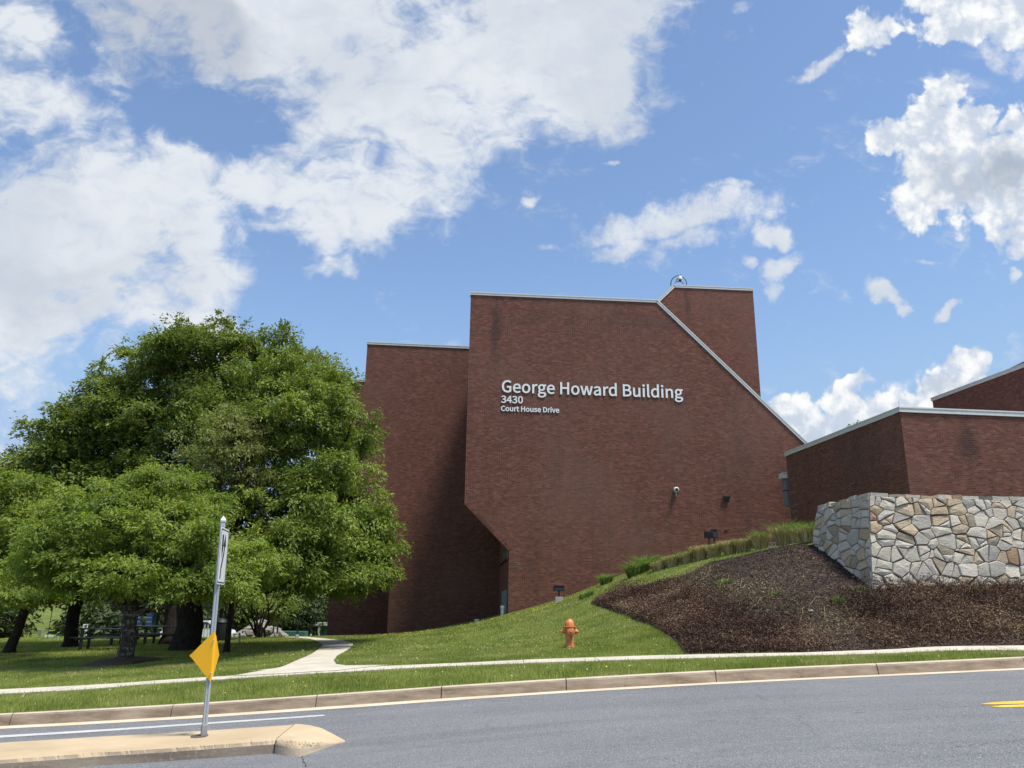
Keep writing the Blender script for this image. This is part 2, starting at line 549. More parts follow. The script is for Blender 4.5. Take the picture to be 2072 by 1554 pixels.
def f_asphalt(N, b, t):
    P = N.coord('Object')
    big = N.noise(P, .55, 5, .6)
    mid = N.noise(N.mapping(P, (0, 0, 0), (0, 0, -.06), (.06, 1.5, 1)), 1.1, 5, .62)
    fine = N.noise(P, 75, 3, .7)
    agg = N.voro(P, 130, out='Color')
    sep = t.nodes.new('ShaderNodeSeparateColor'); t.links.new(agg, sep.inputs[0])
    base = N.ramp(N.math('ADD', N.math('MULTIPLY', big, .38), N.math('MULTIPLY', mid, .62)), [(.33, (.110, .115, .126)), (.5, (.150, .155, .166)), (.66, (.190, .195, .204))])
    base = N.mix(N.maprange(fine, .45, .75), base, (.075, .078, .085))
    base = N.mix(N.maprange(sep.outputs[0], .80, .98), base, (.34, .34, .34))
    base = N.mix(N.maprange(sep.outputs[1], .86, 1.0), base, (.04, .04, .045))
    oil = N.noise(N.mapping(P, scale=(.5, 1, 1)), .9, 5, .6)
    base = N.mix(N.math('MULTIPLY', N.maprange(oil, .56, .75), .35), base, (.085, .088, .095))
    # thin cracks that wander
    Pw = N.vmath('ADD', P, N.vmath('SCALE', N.noise(P, 2.2, 5, .6, color=True), s=.5))
    cr = N.voro(Pw, .22, 'DISTANCE_TO_EDGE')
    keep = N.maprange(N.noise(P, .35, 2), .48, .62)
    base = N.mix(N.math('MULTIPLY', N.maprange(cr, .0035, .0005), N.math('MULTIPLY', keep, .4)), base, (.035, .035, .037))
    setc(N, b, base)
    bump(N, b, N.math('ADD', fine, N.math('MULTIPLY', sep.outputs[0], .5)), .5, .006)


def f_concrete(c0, c1, c2, stain=.5):
    def f(N, b, t):
        P = N.coord('Object')
        n1 = N.noise(P, 1.3, 6, .62)
        n2 = N.noise(P, 14, 5, .65)
        n3 = N.noise(P, 90, 3, .6)
        c = N.ramp(n1, [(.3, c0), (.5, c1), (.7, c2)])
        c = N.mix(N.math('MULTIPLY', N.maprange(n2, .5, .72), stain), c, tuple(x * .55 for x in c0))
        c = N.mix(N.math('MULTIPLY', N.maprange(n3, .5, .8), .35), c, tuple(x * .6 for x in c0))
        setc(N, b, c)
        bump(N, b, N.math('ADD', n3, n2), .35, .006)
    return f


def f_kerbface(N, b, t):
    # weathered kerb concrete: pale worn top, brown dirt clinging to the upright face
    P = N.coord('Object')
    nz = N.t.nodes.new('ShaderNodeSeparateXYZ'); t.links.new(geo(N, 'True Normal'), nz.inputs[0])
    n1 = N.noise(N.mapping(P, scale=(1, 1, 5)), 1.6, 6, .65)
    n2 = N.noise(P, 22, 5, .65)
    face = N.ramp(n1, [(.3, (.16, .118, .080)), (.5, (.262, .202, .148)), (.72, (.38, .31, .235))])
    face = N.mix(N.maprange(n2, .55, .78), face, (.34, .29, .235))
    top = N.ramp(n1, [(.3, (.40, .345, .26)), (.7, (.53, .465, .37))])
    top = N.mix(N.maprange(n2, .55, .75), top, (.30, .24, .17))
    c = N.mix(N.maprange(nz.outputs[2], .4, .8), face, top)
    stn = N.noise(N.mapping(P, scale=(1, 1, .25)), 5, 4, .7)
    c = N.mix(N.math('MULTIPLY', N.maprange(stn, .62, .76), .7), c, (.09, .07, .055))
    setc(N, b, c)
    bump(N, b, n2, .4, .008)


def f_lawn(N, b, t):
    P = N.coord('Object')
    n1 = N.noise(P, .35, 5, .6); n2 = N.noise(P, 3.0, 5, .65); n3 = N.noise(P, 40, 3, .7)
    c = N.ramp(N.math('ADD', N.math('MULTIPLY', n1, .6), N.math('MULTIPLY', n2, .4)), [(.35, (.09, .115, .026)), (.5, (.14, .17, .042)), (.65, (.21, .23, .068))])
    c = N.mix(N.math('MULTIPLY', n3, .7), c, (.03, .05, .012))
    setc(N, b, c)
    bump(N, b, n3, .6, .03)


def leafmat(name, stops, trans=.35, rough=.55, patch=None, patch_scale=.4):
    """foliage: the tone of each leaf is random, groups of leaves drift in tone; light shines through"""
    def f(N, b, t):
        r = geo(N, 'Random Per Island')
        P = N.coord('Object')
        n = N.noise(P, patch_scale, 4, .6)
        x = N.math('ADD', N.math('MULTIPLY', r, .5), N.math('MULTIPLY', N.maprange(n, .3, .7), .5))
        c = N.ramp(x, stops)
        if patch:
            c = N.mix(N.maprange(N.noise(P, patch[1], 3, .6), patch[2], patch[3]), c, patch[0])
        setc(N, b, c)
        tr = t.nodes.new('ShaderNodeBsdfTranslucent')
        c2 = N.mix(.6, c, (.16, .24, .03), 'SCREEN') if False else c
        hsv = t.nodes.new('ShaderNodeHueSaturation'); hsv.inputs['Saturation'].default_value = 1.15; hsv.inputs['Value'].default_value = 1.5
        t.links.new(c2, hsv.inputs['Color']); t.links.new(hsv.outputs[0], tr.inputs['Color'])
        ms = t.nodes.new('ShaderNodeMixShader'); ms.inputs[0].default_value = trans
        t.links.new(b.outputs[0], ms.inputs[1]); t.links.new(tr.outputs[0], ms.inputs[2])
        t.links.new(ms.outputs[0], t.nodes['Material Output'].inputs['Surface'])
    return material(name, f, rough=rough, spec=.3)


BR = [(0.0, (.104, .042, .030)), (.2, (.140, .054, .037)), (.55, (.170, .066, .045)), (.85, (.196, .080, .055)), (1.0, (.236, .104, .074))]


STAINS = [(1003, 660, 39.2, .35, 2.4, .75), (1390, 612, 49.0, .22, 1.6, .8), (1945, 905, 29.8, .45, 1.1, .8), (1718, 930, 33.0, .30, 2.2, .55), (1310, 655, 40.2, 2.6, .7, .35), (1080, 640, 39.5, 1.6, .5, .3)]


def brick_stain(N, P, c):
    # water stains of their own shape, each at its place on the wall
    for (px, py, Y, w, h, k) in STAINS:
        q = at(px, py, Y)
        d = N.vmath('SUBTRACT', P, tuple(q))
        d = N.vmath('ADD', d, N.vmath('SCALE', N.vmath('SUBTRACT', N.noise(P, 1.7, 3, .6, color=True), (.5, .5, .5)), s=.8))
        l = N.vmath('LENGTH', N.vmath('MULTIPLY', d, (1 / w, 1 / 3.0, 1 / h)))
        c = N.mix(N.math('MULTIPLY', N.maprange(l, 1.2, .1), k), c, (.040, .024, .021))
    # rain streaks from the roof edge and paler, dusty zones: marks of the wall itself
    s1 = N.noise(N.mapping(P, scale=(.55, .55, .09)), 1.6, 5, .62)
    s2 = N.noise(P, .22, 4, .6)
    c = N.mix(N.math('MULTIPLY', N.maprange(s1, .5, .72), .27), c, (.042, .024, .022))
    c = N.mix(N.math('MULTIPLY', N.maprange(s2, .46, .68), .32), c, (.205, .115, .09))
    return c


def f_brick(src):
    def f(N, b, t):
        if src == 'island':
            r = geo(N, 'Random Per Island')
        else:
            r = t.nodes.new('ShaderNodeObjectInfo').outputs['Random']
        P = geo(N, 'Position')
        c = N.ramp(r, BR)
        c = brick_stain(N, P, c)
        n = N.noise(P, 60, 3, .6)
        c = N.mix(N.math('MULTIPLY', n, .25), c, (.05, .02, .016))
        setc(N, b, c)
    return f


def f_brickwall(N, b, t):
    # the sides and backs of the blocks, where single bricks are too far round to be told apart
    P = N.coord('Object')
    nrm = N.t.nodes.new('ShaderNodeSeparateXYZ'); t.links.new(geo(N, 'True Normal'), nrm.inputs[0])
    sp = N.t.nodes.new('ShaderNodeSeparateXYZ'); t.links.new(P, sp.inputs[0])
    along = N.math('ADD', sp.outputs[0], sp.outputs[1])
    q = N.combine(along, sp.outputs[2], 0.0)
    br = t.nodes.new('ShaderNodeTexBrick')
    t.links.new(q, br.inputs['Vector'])
    br.inputs['Scale'].default_value = 1
    br.inputs['Brick Width'].default_value = .203
    br.inputs['Row Height'].default_value = .0677
    br.inputs['Mortar Size'].default_value = .006
    br.inputs['Color1'].default_value = (.115, .042, .032, 1)
    br.inputs['Color2'].default_value = (.15, .06, .045, 1)
    br.inputs['Mortar'].default_value = (.26, .16, .12, 1)
    c = brick_stain(N, geo(N, 'Position'), br.outputs[0])
    setc(N, b, c)


def f_mortar(N, b, t):
    P = geo(N, 'Position')
    n = N.noise(P, 3, 4, .6)
    setc(N, b, N.ramp(n, [(.3, (.30, .175, .130)), (.7, (.40, .255, .195))]))


def f_stone(N, b, t):
    r = t.nodes.new('ShaderNodeObjectInfo').outputs['Random']
    P = geo(N, 'Position')
    c = N.ramp(r, [(0, (.40, .41, .41)), (.16, (.50, .50, .48)), (.30, (.34, .36, .37)), (.42, (.46, .46, .44)), (.54, (.42, .37, .30)), (.62, (.40, .41, .40)), (.72, (.43, .37, .29)), (.79, (.36, .30, .22)), (.83, (.45, .46, .46)), (.90, (.27, .25, .21)), (.95, (.28, .19, .13)), (.97, (.10, .11, .12)), (.98, (.50, .49, .46))], 'CONSTANT')
    seed = N.math('MULTIPLY', r, 37.0)
    Pq = N.vmath('ADD', P, N.combine(seed, N.math('MULTIPLY', r, 11.0), seed))
    n1 = N.noise(N.mapping(Pq, (0, 0, 0), (0, .5, 0), (1, 1, 3)), 5.0, 6, .68, .6)
    n2 = N.noise(Pq, 26, 5, .7)
    c = N.mix(N.math('MULTIPLY', N.maprange(n1, .48, .7), .42), c, (.36, .27, .17))
    c = N.mix(N.math('MULTIPLY', N.maprange(n2, .48, .72), .5), c, (.20, .20, .195))
    c = N.mix(N.math('MULTIPLY', N.maprange(n2, .50, .30), .4), c, (.60, .58, .53))
    c = N.mix(1.0, c, (1.22, 1.12, .97), 'MULTIPLY')
    setc(N, b, c)
    bump(N, b, N.math('ADD', n1, n2), .7, .03)


def f_bark(c0, c1, lich=0.0):
    def f(N, b, t):
        P = N.coord('Object')
        n1 = N.noise(N.mapping(P, scale=(1, 1, .25)), 16, 6, .7, .6)
        c = N.ramp(n1, [(.35, c0), (.65, c1)])
        if lich:
            n2 = N.noise(P, 9, 5, .7)
            c = N.mix(N.math('MULTIPLY', N.maprange(n2, .5, .6), lich), c, (.34, .34, .30))
        setc(N, b, c)
        bump(N, b, n1, .9, .04)
    return f


def f_mulch(N, b, t):
    P = N.coord('Object')
    v = N.voro(N.mapping(P, scale=(1, 1, 1)), 24, out='Color')
    sep = t.nodes.new('ShaderNodeSeparateColor'); t.links.new(v, sep.inputs[0])
    n = N.noise(P, .8, 4, .6)
    c = N.ramp(sep.outputs[0], [(0, (.022, .015, .012)), (.5, (.050, .034, .027)), (.85, (.085, .060, .046)), (1, (.18, .13, .10))])
    c = N.mix(N.maprange(n, .5, .7), c, (.03, .02, .02))
    setc(N, b, c)
    bump(N, b, sep.outputs[1], 1.0, .03)


def f_metal(c, var=.12, rust=0.0):
    def f(N, b, t):
        P = N.coord('Object')
        n = N.noise(N.mapping(P, scale=(1, 1, .3)), 6, 5, .65)
        cc = N.mix(N.math('MULTIPLY', N.maprange(n, .42, .68), var * 4), tuple(c), tuple(x * .62 for x in c))
        if rust:
            n2 = N.noise(P, 11, 5, .7)
            cc = N.mix(N.math('MULTIPLY', N.maprange(n2, .58, .68), rust), cc, (.12, .05, .02))
        setc(N, b, cc)
    return f


M_asph = material('asphalt', f_asphalt, rough=.9, spec=.25)
M_walk = material('pale_concrete', f_concrete((.40, .36, .29), (.48, .44, .36), (.54, .49, .41), .18), rough=.85, spec=.3)
M_gutter = material('gutter_concrete', f_concrete((.46, .39, .28), (.55, .47, .35), (.60, .52, .40), .3), rough=.85, spec=.3)
M_kerb = material('kerb_concrete', f_kerbface, rough=.9, spec=.25)
M_block = material('block_concrete', f_concrete((.30, .30, .28), (.38, .38, .36), (.45, .45, .43), .3), rough=.9)
M_lawn = material('lawn_soil', f_lawn, rough=.95, spec=.1)
M_mulch = material('mulch', f_mulch, rough=.95, spec=.15)
M_dkbrown = material('dark_brown', f_concrete((.06, .05, .035), (.08, .065, .05), (.1, .085, .06), .4), rough=1)
M_brick = material('brick', f_brick('island'), rough=.85, spec=.25)
M_brick1 = material('brick_single', f_brick('object'), rough=.85, spec=.25)
M_bwall = material('brick_wall_far', f_brickwall, rough=.9, spec=.2)
M_mortar = material('mortar', f_mortar, rough=.95, spec=.1)
M_stone = material('wall_stone', f_stone, rough=.85, spec=.3)
M_smort = material('stone_mortar', f_concrete((.06, .054, .048), (.09, .082, .072), (.15, .14, .125), .5), rough=1, spec=.1)
M_smortL = material('pale_stone_mortar', f_concrete((.16, .15, .13), (.25, .24, .21), (.36, .34, .30), .4), rough=1, spec=.1)
M_cope = material('coping_metal', f_metal((.66, .67, .64), .06), rough=.45, metal=.0, spec=.5)
M_letter = material('letter_face', f_metal((.80, .82, .80), .03), rough=.4)
M_letside = material('letter_side', col=(.10, .10, .10), rough=.5)
M_galv = material('galvanised_steel', f_metal((.42, .46, .49), .12, .12), rough=.5, metal=.35)
M_hole = material('dark_hole', col=(.02, .02, .022), rough=.9)
M_yellow = material('reflective_yellow', f_metal((.93, .48, .010), .02), rough=.35)
M_white = material('sign_white', f_metal((.72, .74, .75), .04), rough=.4)
M_black = material('matt_black', col=(.015, .016, .018), rough=.55)
M_dgreen = material('dark_green_paint', f_metal((.010, .024, .020), .1), rough=.5)
M_greenp = material('green_paint', f_metal((.035, .115, .085), .08), rough=.6)
M_joint = material('joint_sealant', f_concrete((.11, .055, .042), (.15, .078, .058), (.19, .10, .075), .3), rough=.9)
M_white_paint = material('road_paint_white', f_concrete((.36, .37, .36), (.46, .46, .45), (.54, .54, .52), .5), rough=.7)
M_yel_paint = material('road_paint_yellow', f_concrete((.60, .36, .03), (.68, .42, .04), (.72, .46, .06), .25), rough=.7)
M_orange = material('hydrant_paint', f_metal((.60, .21, .065), .08, .35), rough=.5)
M_orange2 = material('hydrant_rusty_paint', f_metal((.34, .12, .045), .14, .9), rough=.65)
M_glass = material('dark_glass', col=(.02, .025, .03), rough=.08, spec=.8)
M_door = material('door_paint', f_metal((.20, .26, .28), .05), rough=.5)
M_grey = material('grey_paint', f_metal((.20, .205, .20), .06), rough=.5)
M_pale = material('pale_plastic', f_metal((.60, .60, .56), .08), rough=.6)
M_blue = material('blue_panel', f_metal((.08, .18, .55), .12), rough=.4)
M_car = material('white_car_paint', col=(.75, .77, .8), rough=.15, spec=.8)
M_bark = material('grey_bark', f_bark((.035, .028, .022), (.12, .10, .085), .75), rough=.95, spec=.1)
M_bark2 = material('dark_bark', f_bark((.02, .015, .012), (.06, .047, .038)), rough=.95, spec=.1)
M_roof = material('roof_gravel', f_concrete((.2, .2, .19), (.25, .25, .24), (.3, .3, .28), .4), rough=.95)
M_leafA = leafmat('leaf_cherry', [(0, (.085, .130, .028)), (.4, (.155, .215, .042)), (.75, (.245, .31, .065)), (1, (.37, .41, .12))], .42)
M_leafB = leafmat('leaf_big_tree', [(0, (.078, .118, .022)), (.45, (.148, .202, .038)), (.8, (.245, .30, .062)), (1, (.35, .39, .12))], .28)
M_leafC = leafmat('leaf_tall_tree', [(0, (.072, .106, .022)), (.5, (.148, .195, .040)), (1, (.27, .31, .09))], .32)
M_leafD = leafmat('leaf_pale', [(0, (.10, .13, .03)), (.5, (.19, .215, .065)), (1, (.31, .31, .13))], .36)
M_leafE = leafmat('leaf_distant', [(0, (.025, .042, .013)), (.5, (.048, .070, .022)), (1, (.10, .12, .045))], .22)
M_blade = leafmat('grass_blade', [(0, (.12, .160, .034)), (.35, (.225, .275, .062)), (.7, (.33, .37, .10)), (1, (.47, .47, .18))], .32, patch=((.42, .40, .17), .5, .55, .72), patch_scale=.8)
M_straw = leafmat('cut_straw', [(0, (.14, .11, .05)), (.35, (.42, .33, .16)), (1, (.72, .59, .32))], .08, .8)
M_newgrass = leafmat('new_grass_blade', [(0, (.07, .12, .025)), (.5, (.13, .20, .05)), (1, (.26, .32, .12))], .3)
M_cover = leafmat('maroon_cover', [(0, (.028, .016, .012)), (.4, (.074, .040, .028)), (.66, (.135, .082, .055)), (.84, (.225, .160, .10)), (1, (.36, .28, .17))], .1, .8)
M_cover2 = leafmat('weedy_cover', [(0, (.05, .042, .028)), (.35, (.11, .085, .055)), (.7, (.22, .175, .105)), (.88, (.34, .28, .17)), (.93, (.15, .19, .06)), (1, (.20, .26, .08))], .15, .8)
M_chip = leafmat('mulch_chip', [(0, (.020, .014, .011)), (.5, (.050, .036, .027)), (.8, (.098, .073, .054)), (.94, (.19, .145, .105)), (1, (.40, .33, .24))], .02, .95)
M_flowerw = material('flower_white', col=(.55, .58, .42), rough=.8)
M_flowery = material('flower_yellow', col=(.75, .60, .04), rough=.8)
M_rock = material('shade_dimmed_rock', f_concrete((.15, .14, .12), (.25, .235, .21), (.36, .34, .31), .6), rough=.9)  # rock tones darkened: dappled tree shade put into the colour

# ------------------------------------------------------------------ the ground
def grid_mesh(name, Xs, rows, zf, mat, off=0.0):
    """a sheet: Xs stations, rows(Xs) -> list of Y arrays"""
    Yr = rows(Xs)
    nx, ny = len(Xs), len(Yr)
    X = np.repeat(Xs[None], ny, 0); Y = np.array(Yr)
    Z = zf(X, Y) + off
    V = np.stack([X, Y, Z], 2).reshape(-1, 3)
    i = np.arange(ny - 1)[:, None] * nx + np.arange(nx - 1)[None]
    F = np.stack([i, i + 1, i + nx + 1, i + nx], 2).reshape(-1, 4)
    return np_mesh(name, V, F, mat, smooth=True)


XS = np.unique(np.round(np.concatenate([np.linspace(-110, -26, 22), np.arange(-26, 24, .5), np.linspace(24, 110, 22)]), 3))
steps = np.concatenate([np.arange(0, 8, .35), np.arange(8, 32, .7), np.arange(32, 60, 2), np.arange(60, 250, 12)])


def landfar(X, Y):
    z = landz(np.clip(X, -75, 50), np.clip(Y, 0, 105))
    return z
lawn = link('lawn', grid_mesh('lawn', XS, lambda xs: [kerbY(xs) + .14 + s for s in steps], landfar, M_lawn))
tag(lawn, kind='structure')
rs = -np.concatenate([[0.0], np.arange(.3, 9, .6), np.arange(9, 60, 4)])[::-1]
road = link('road', grid_mesh('road', XS, lambda xs: [kerbY(xs) - .28 + s for s in rs], lambda X, Y: roadz(X, np.maximum(Y, -6.)), M_asph))
tag(road, kind='structure')


def drape_strip(name, A, B, zf, off, mat, n=4, thick=0.0):
    """a sheet between two polylines of equal length, lying on the ground"""
    A = np.asarray(A, float)[:, :2]; B = np.asarray(B, float)[:, :2]
    t = np.linspace(0, 1, n)[:, None, None]
    Q = A[None] * (1 - t) + B[None] * t
    Z = zf(Q[..., 0], Q[..., 1]) + off
    V = np.concatenate([Q, Z[..., None]], 2)
    m = A.shape[0]
    V = V.reshape(-1, 3)
    i = np.arange(n - 1)[:, None] * m + np.arange(m - 1)[None]
    F = np.stack([i, i + 1, i + m + 1, i + m], 2).reshape(-1, 4)
    if thick > 0:      # skirts on all four sides
        ring = list(range(m)) + [k * m + m - 1 for k in range(1, n)] + [(n - 1) * m + k for k in range(m - 2, -1, -1)] + [k * m for k in range(n - 2, 0, -1)]
        o = len(V)
        V = np.concatenate([V, V[ring] - np.array([0, 0, thick])])
        r = len(ring)
        E = np.array([[ring[k], o + k, o + (k + 1) % r, ring[(k + 1) % r]] for k in range(r)])
        F = np.concatenate([F, E])
    return np_mesh(name, V, F, mat, smooth=False)


# kerb: a run of cast sections with open joints, and the gutter pan at its foot
kerb = empty('kerb', (0, 0, 0), kind='structure')
jpx = [17, 345, 640, 893, 1146, 1450, 1780]
jx = sorted([float(hit(px, np.interp(px, [k[0] for k in KPX], [k[1] for k in KPX]), roadz, 12, 17)[0]) for px in jpx])
while jx[0] > -24: jx.insert(0, jx[0] - 2.6)
while jx[-1] < 24: jx.append(jx[-1] + 2.9)
PROF = [(-.01, -.25), (.0, 0.0), (.03, .145), (.045, .172), (.075, .185), (.17, .185), (.17, -.25)]


def kerb_section(a, b, ry=0):
    xs = np.linspace(a + .008, b - .008, 6)
    Y = kerbY(xs); Z = roadz(xs, Y)
    dyj = rng.normal(0, .004)
    V = []
    for (dy, dz) in PROF:
        V.append(np.stack([xs, Y + dy + dyj, Z + dz], 1))
    V = np.array(V)  # prof, xs, 3
    n, m = V.shape[:2]
    F = []
    for i in range(n - 1):
        for k in range(m - 1):
            F.append((i * m + k, i * m + k + 1, (i + 1) * m + k + 1, (i + 1) * m + k))
    me = bpy.data.meshes.new('kerb_section')
    capA = [i * m for i in range(n)]; capB = [i * m + m - 1 for i in range(n)]
    me.from_pydata([tuple(p) for p in V.reshape(-1, 3)], [], F + [tuple(capA), tuple(reversed(capB))])
    me.materials.append(M_kerb)
    return me


for a, b in zip(jx[:-1], jx[1:]):
    adopt(link('kerb_section', kerb_section(a, b)), kerb)
xs = np.arange(-26, 26, .5)
g = link('gutter', drape_strip('gutter', np.stack([xs, kerbY(xs) - .30], 1), np.stack([xs, kerbY(xs) + .02], 1), roadz, .004, M_gutter, 3))
tag(g, kind='structure')

# pavement along the road: slabs with tooled joints; the widening where the path leaves
fr = [(-300, 1424), (0, 1407), (150, 1399), (460, 1376.5), (533, 1371.5), (683, 1363), (900, 1351), (1200, 1340), (1601, 1329.3), (1800, 1324.5), (2072, 1318.5), (2400, 1310)]
bk = [(-300, 1414), (0, 1397.5), (150, 1390.5), (460, 1370.5), (567, 1354.5), (672, 1350.5), (900, 1345.5), (1200, 1333), (1601, 1323.3), (1800, 1317.2), (2072, 1307.5), (2400, 1296)]
frP = np.array([onland(*p, 15.2, 30) for p in fr]); bkP = np.array([onland(*p, 15.6, 30) for p in bk])


def extend(P, xa, xb):
    a = P[0] + (P[0] - P[2]) * (xa - P[0][0]) / (P[0][0] - P[2][0]) if xa < P[0][0] else P[0]
    b = P[-1] + (P[-1] - P[-3]) * (xb - P[-1][0]) / (P[-1][0] - P[-3][0])
    return np.vstack([a, P, b])


frP = extend(frP, -24, 26); bkP = extend(bkP, -24, 26)
fX = lambda x: np.interp(x, frP[:, 0], frP[:, 1])
main_bk = np.array([p for p, q in zip(bkP, [(0, 0)] + bk + [(0, 0)]) if not 500 < q[0] < 700])
bX = lambda x: np.interp(x, main_bk[:, 0], main_bk[:, 1])
pave = empty('pavement', kind='structure')
px0, px1 = frP[0, 0], frP[-1, 0]
sj = np.arange(px0, px1, 1.52)
for a, b in zip(sj[:-1], sj[1:]):
    xs = np.linspace(a + .006, b - .006, 4)
    adopt(link('paving_slab', drape_strip('paving_slab', np.stack([xs, fX(xs)], 1), np.stack([xs, bX(xs)], 1), landz, .03 + rng.normal(0, .002), M_walk, 4, .08)), pave)
# path towards the back: left and right edges traced
pl = [(500, 1361), (567, 1354.5), (612, 1334), (651, 1311), (652, 1305), (640, 1297.5), (625, 1294), (600, 1291.8), (574, 1290.6)]
pr = [(682, 1352), (670, 1349), (683, 1328), (714, 1308), (714, 1304), (696, 1297.8), (665, 1294.3), (625, 1290.6), (578, 1288.6)]
plP = np.array([onland(*p, 15.2, 60) for p in pl]); prP = np.array([onland(*p, 15.2, 60) for p in pr])


def resample(P, n):
    P = P[:, :2]
    s = np.concatenate([[0], np.cumsum(np.linalg.norm(np.diff(P, axis=0), axis=1))])
    u = np.linspace(0, 1, n) * s[-1]
    Q = np.stack([np.interp(u, s, P[:, 0]), np.interp(u, s, P[:, 1])], 1)
    for _ in range(3):
        Q[1:-1] = (Q[:-2] + 2 * Q[1:-1] + Q[2:]) / 4
    return Q


path = empty('path', kind='structure')


def seg_interp(A, n):
    """n stations that share their place in the traced list, so that both edges advance together"""
    u = np.linspace(0, len(A) - 1, n)
    i = np.arange(len(A))
    Q = np.stack([np.interp(u, i, A[:, 0]), np.interp(u, i, A[:, 1])], 1)
    for _ in range(6):
        Q[1:-1] = (Q[:-2] + 2 * Q[1:-1] + Q[2:]) / 4
    return Q


PLs, PRs = seg_interp(plP, 81), seg_interp(prP, 81)
for i in range(0, 80, 8):
    sl = slice(i, i + 9)
    a, b = PLs[sl].copy(), PRs[sl].copy()
    if i: a[0] += (a[1] - a[0]) * .03; b[0] += (b[1] - b[0]) * .03
    adopt(link('path_slab', drape_strip('path_slab', a, b, landz, .034, M_walk, 6, .08)), path)
path_poly = np.concatenate([PLs, PRs[::-1]])
apron = [onland(*p, 15.2, 40)[:2] for p in [(470, 1371), (525, 1361), (560, 1355.5), (590, 1347), (676, 1340), (680, 1347), (700, 1349.6), (790, 1348.6), (683, 1360), (533, 1368.5)]]
apron_poly = np.array(apron)


def inside_poly(X, Y, poly):
    x, y = np.asarray(X), np.asarray(Y)
    c = np.zeros(x.shape, bool)
    n = len(poly)
    for i in range(n):
        x1, y1 = poly[i][:2]; x2, y2 = poly[(i + 1) % n][:2]
        k = ((y1 > y) != (y2 > y)) & (x < (x2 - x1) * (y - y1) / (y2 - y1 + 1e-12) + x1)
        c ^= k
    return c


def drape_poly(name, poly, sp, off, mat, zf=landz, jitter=.3):
    poly = [tuple(map(float, p[:2])) for p in poly]
    P = np.array(poly)
    dense = []
    for i in range(len(P)):
        a, b = P[i], P[(i + 1) % len(P)]
        k = max(1, int(np.linalg.norm(b - a) / sp))
        for q in range(k): dense.append(a + (b - a) * q / k)
    gx, gy = np.meshgrid(np.arange(P[:, 0].min(), P[:, 0].max(), sp), np.arange(P[:, 1].min(), P[:, 1].max(), sp))
    gx = gx.ravel() + rng.uniform(-jitter, jitter, gx.size) * sp; gy = gy.ravel() + rng.uniform(-jitter, jitter, gy.size) * sp
    k = inside_poly(gx, gy, poly)
    pts = [Vector(p) for p in dense] + [Vector(p) for p in zip(gx[k], gy[k])]
    nd = len(dense)
    v, e, f, _, _, _ = delaunay_2d_cdt(pts, [], [list(range(nd))], 1, 1e-4)
    Vx = np.array([tuple(q) for q in v])
    Z = zf(Vx[:, 0], Vx[:, 1]) + off
    return np_mesh(name, np.column_stack([Vx, Z]), np.array([tuple(t) for t in f if len(t) == 3]), mat, smooth=True)


adopt(link('path_apron', drape_poly('path_apron', apron, .3, .036, M_walk)), path)

# mulch bed on the bank: its edge traced along lawn and pavement
bed_px = [(1388, 1326.5), (1372, 1303), (1345, 1283), (1310, 1264), (1270, 1247), (1225, 1232), (1195, 1222), (1215, 1205), (1260, 1192), (1330, 1183), (1400, 1160), (1440, 1138), (1500, 1127), (1560, 1112), (1640, 1105)]
bed = [onland(*p, 16.5, 60) for p in bed_px]
WC = at(1765, 1190, 22.4)
bed_poly = [(p[0], p[1]) for p in bed] + [(10.6, 26.0), (34, 25.5), (34, float(bX(14)) + 3)]
xr = np.linspace(20, float(bed[0][0]) + .1, 30)
bed_poly = [(p[0], p[1]) for p in bed] + [(10.6, 26.0), (26, 25.5)] + [(x, float(bX(x)) + .05) for x in np.linspace(26, float(bed[0][0]) + .1, 40)]
mulch = link('mulch_bed', drape_poly('mulch_bed', bed_poly, .28, .035, M_mulch))
tag(mulch, kind='structure')

# ------------------------------------------------------------------ brick buildings
BL, BH, BD = .203, .0677, .003     # brick module and how far bricks stand proud of the mortar


class Plane:
    """an upright wall plane through P (x, y), running along azimuth direction d; outward normal n"""
    def __init__(self, P, ang):
        self.P = np.array(P[:2], float)
        self.d = np.array([math.cos(ang), math.sin(ang)])
        self.n = np.array([self.d[1], -self.d[0]])

    def sz(self, px, py):
        r = ray(px, py)
        t = ((self.P - EYE[:2]) @ self.n) / (r[:2] @ self.n)
        p = EYE + r * t
        return float((p[:2] - self.P) @ self.d), float(p[2])

    def xyz(self, s, z, out=0.0):
        s = np.asarray(s, float); z = np.asarray(z, float)
        return np.stack([self.P[0] + self.d[0] * s + self.n[0] * out, self.P[1] + self.d[1] * s + self.n[1] * out, z + 0 * s], -1)

    def rot(self):
        return Matrix(((self.d[0], -self.n[0], 0), (self.d[1], -self.n[1], 0), (0, 0, 1)))


def xint(poly, z):
    xs = []
    n = len(poly)
    for i in range(n):
        (s1, z1), (s2, z2) = poly[i], poly[(i + 1) % n]
        if (z1 > z) != (z2 > z):
            xs.append(s1 + (s2 - s1) * (z - z1) / (z2 - z1))
    return (min(xs), max(xs)) if len(xs) >= 2 else None


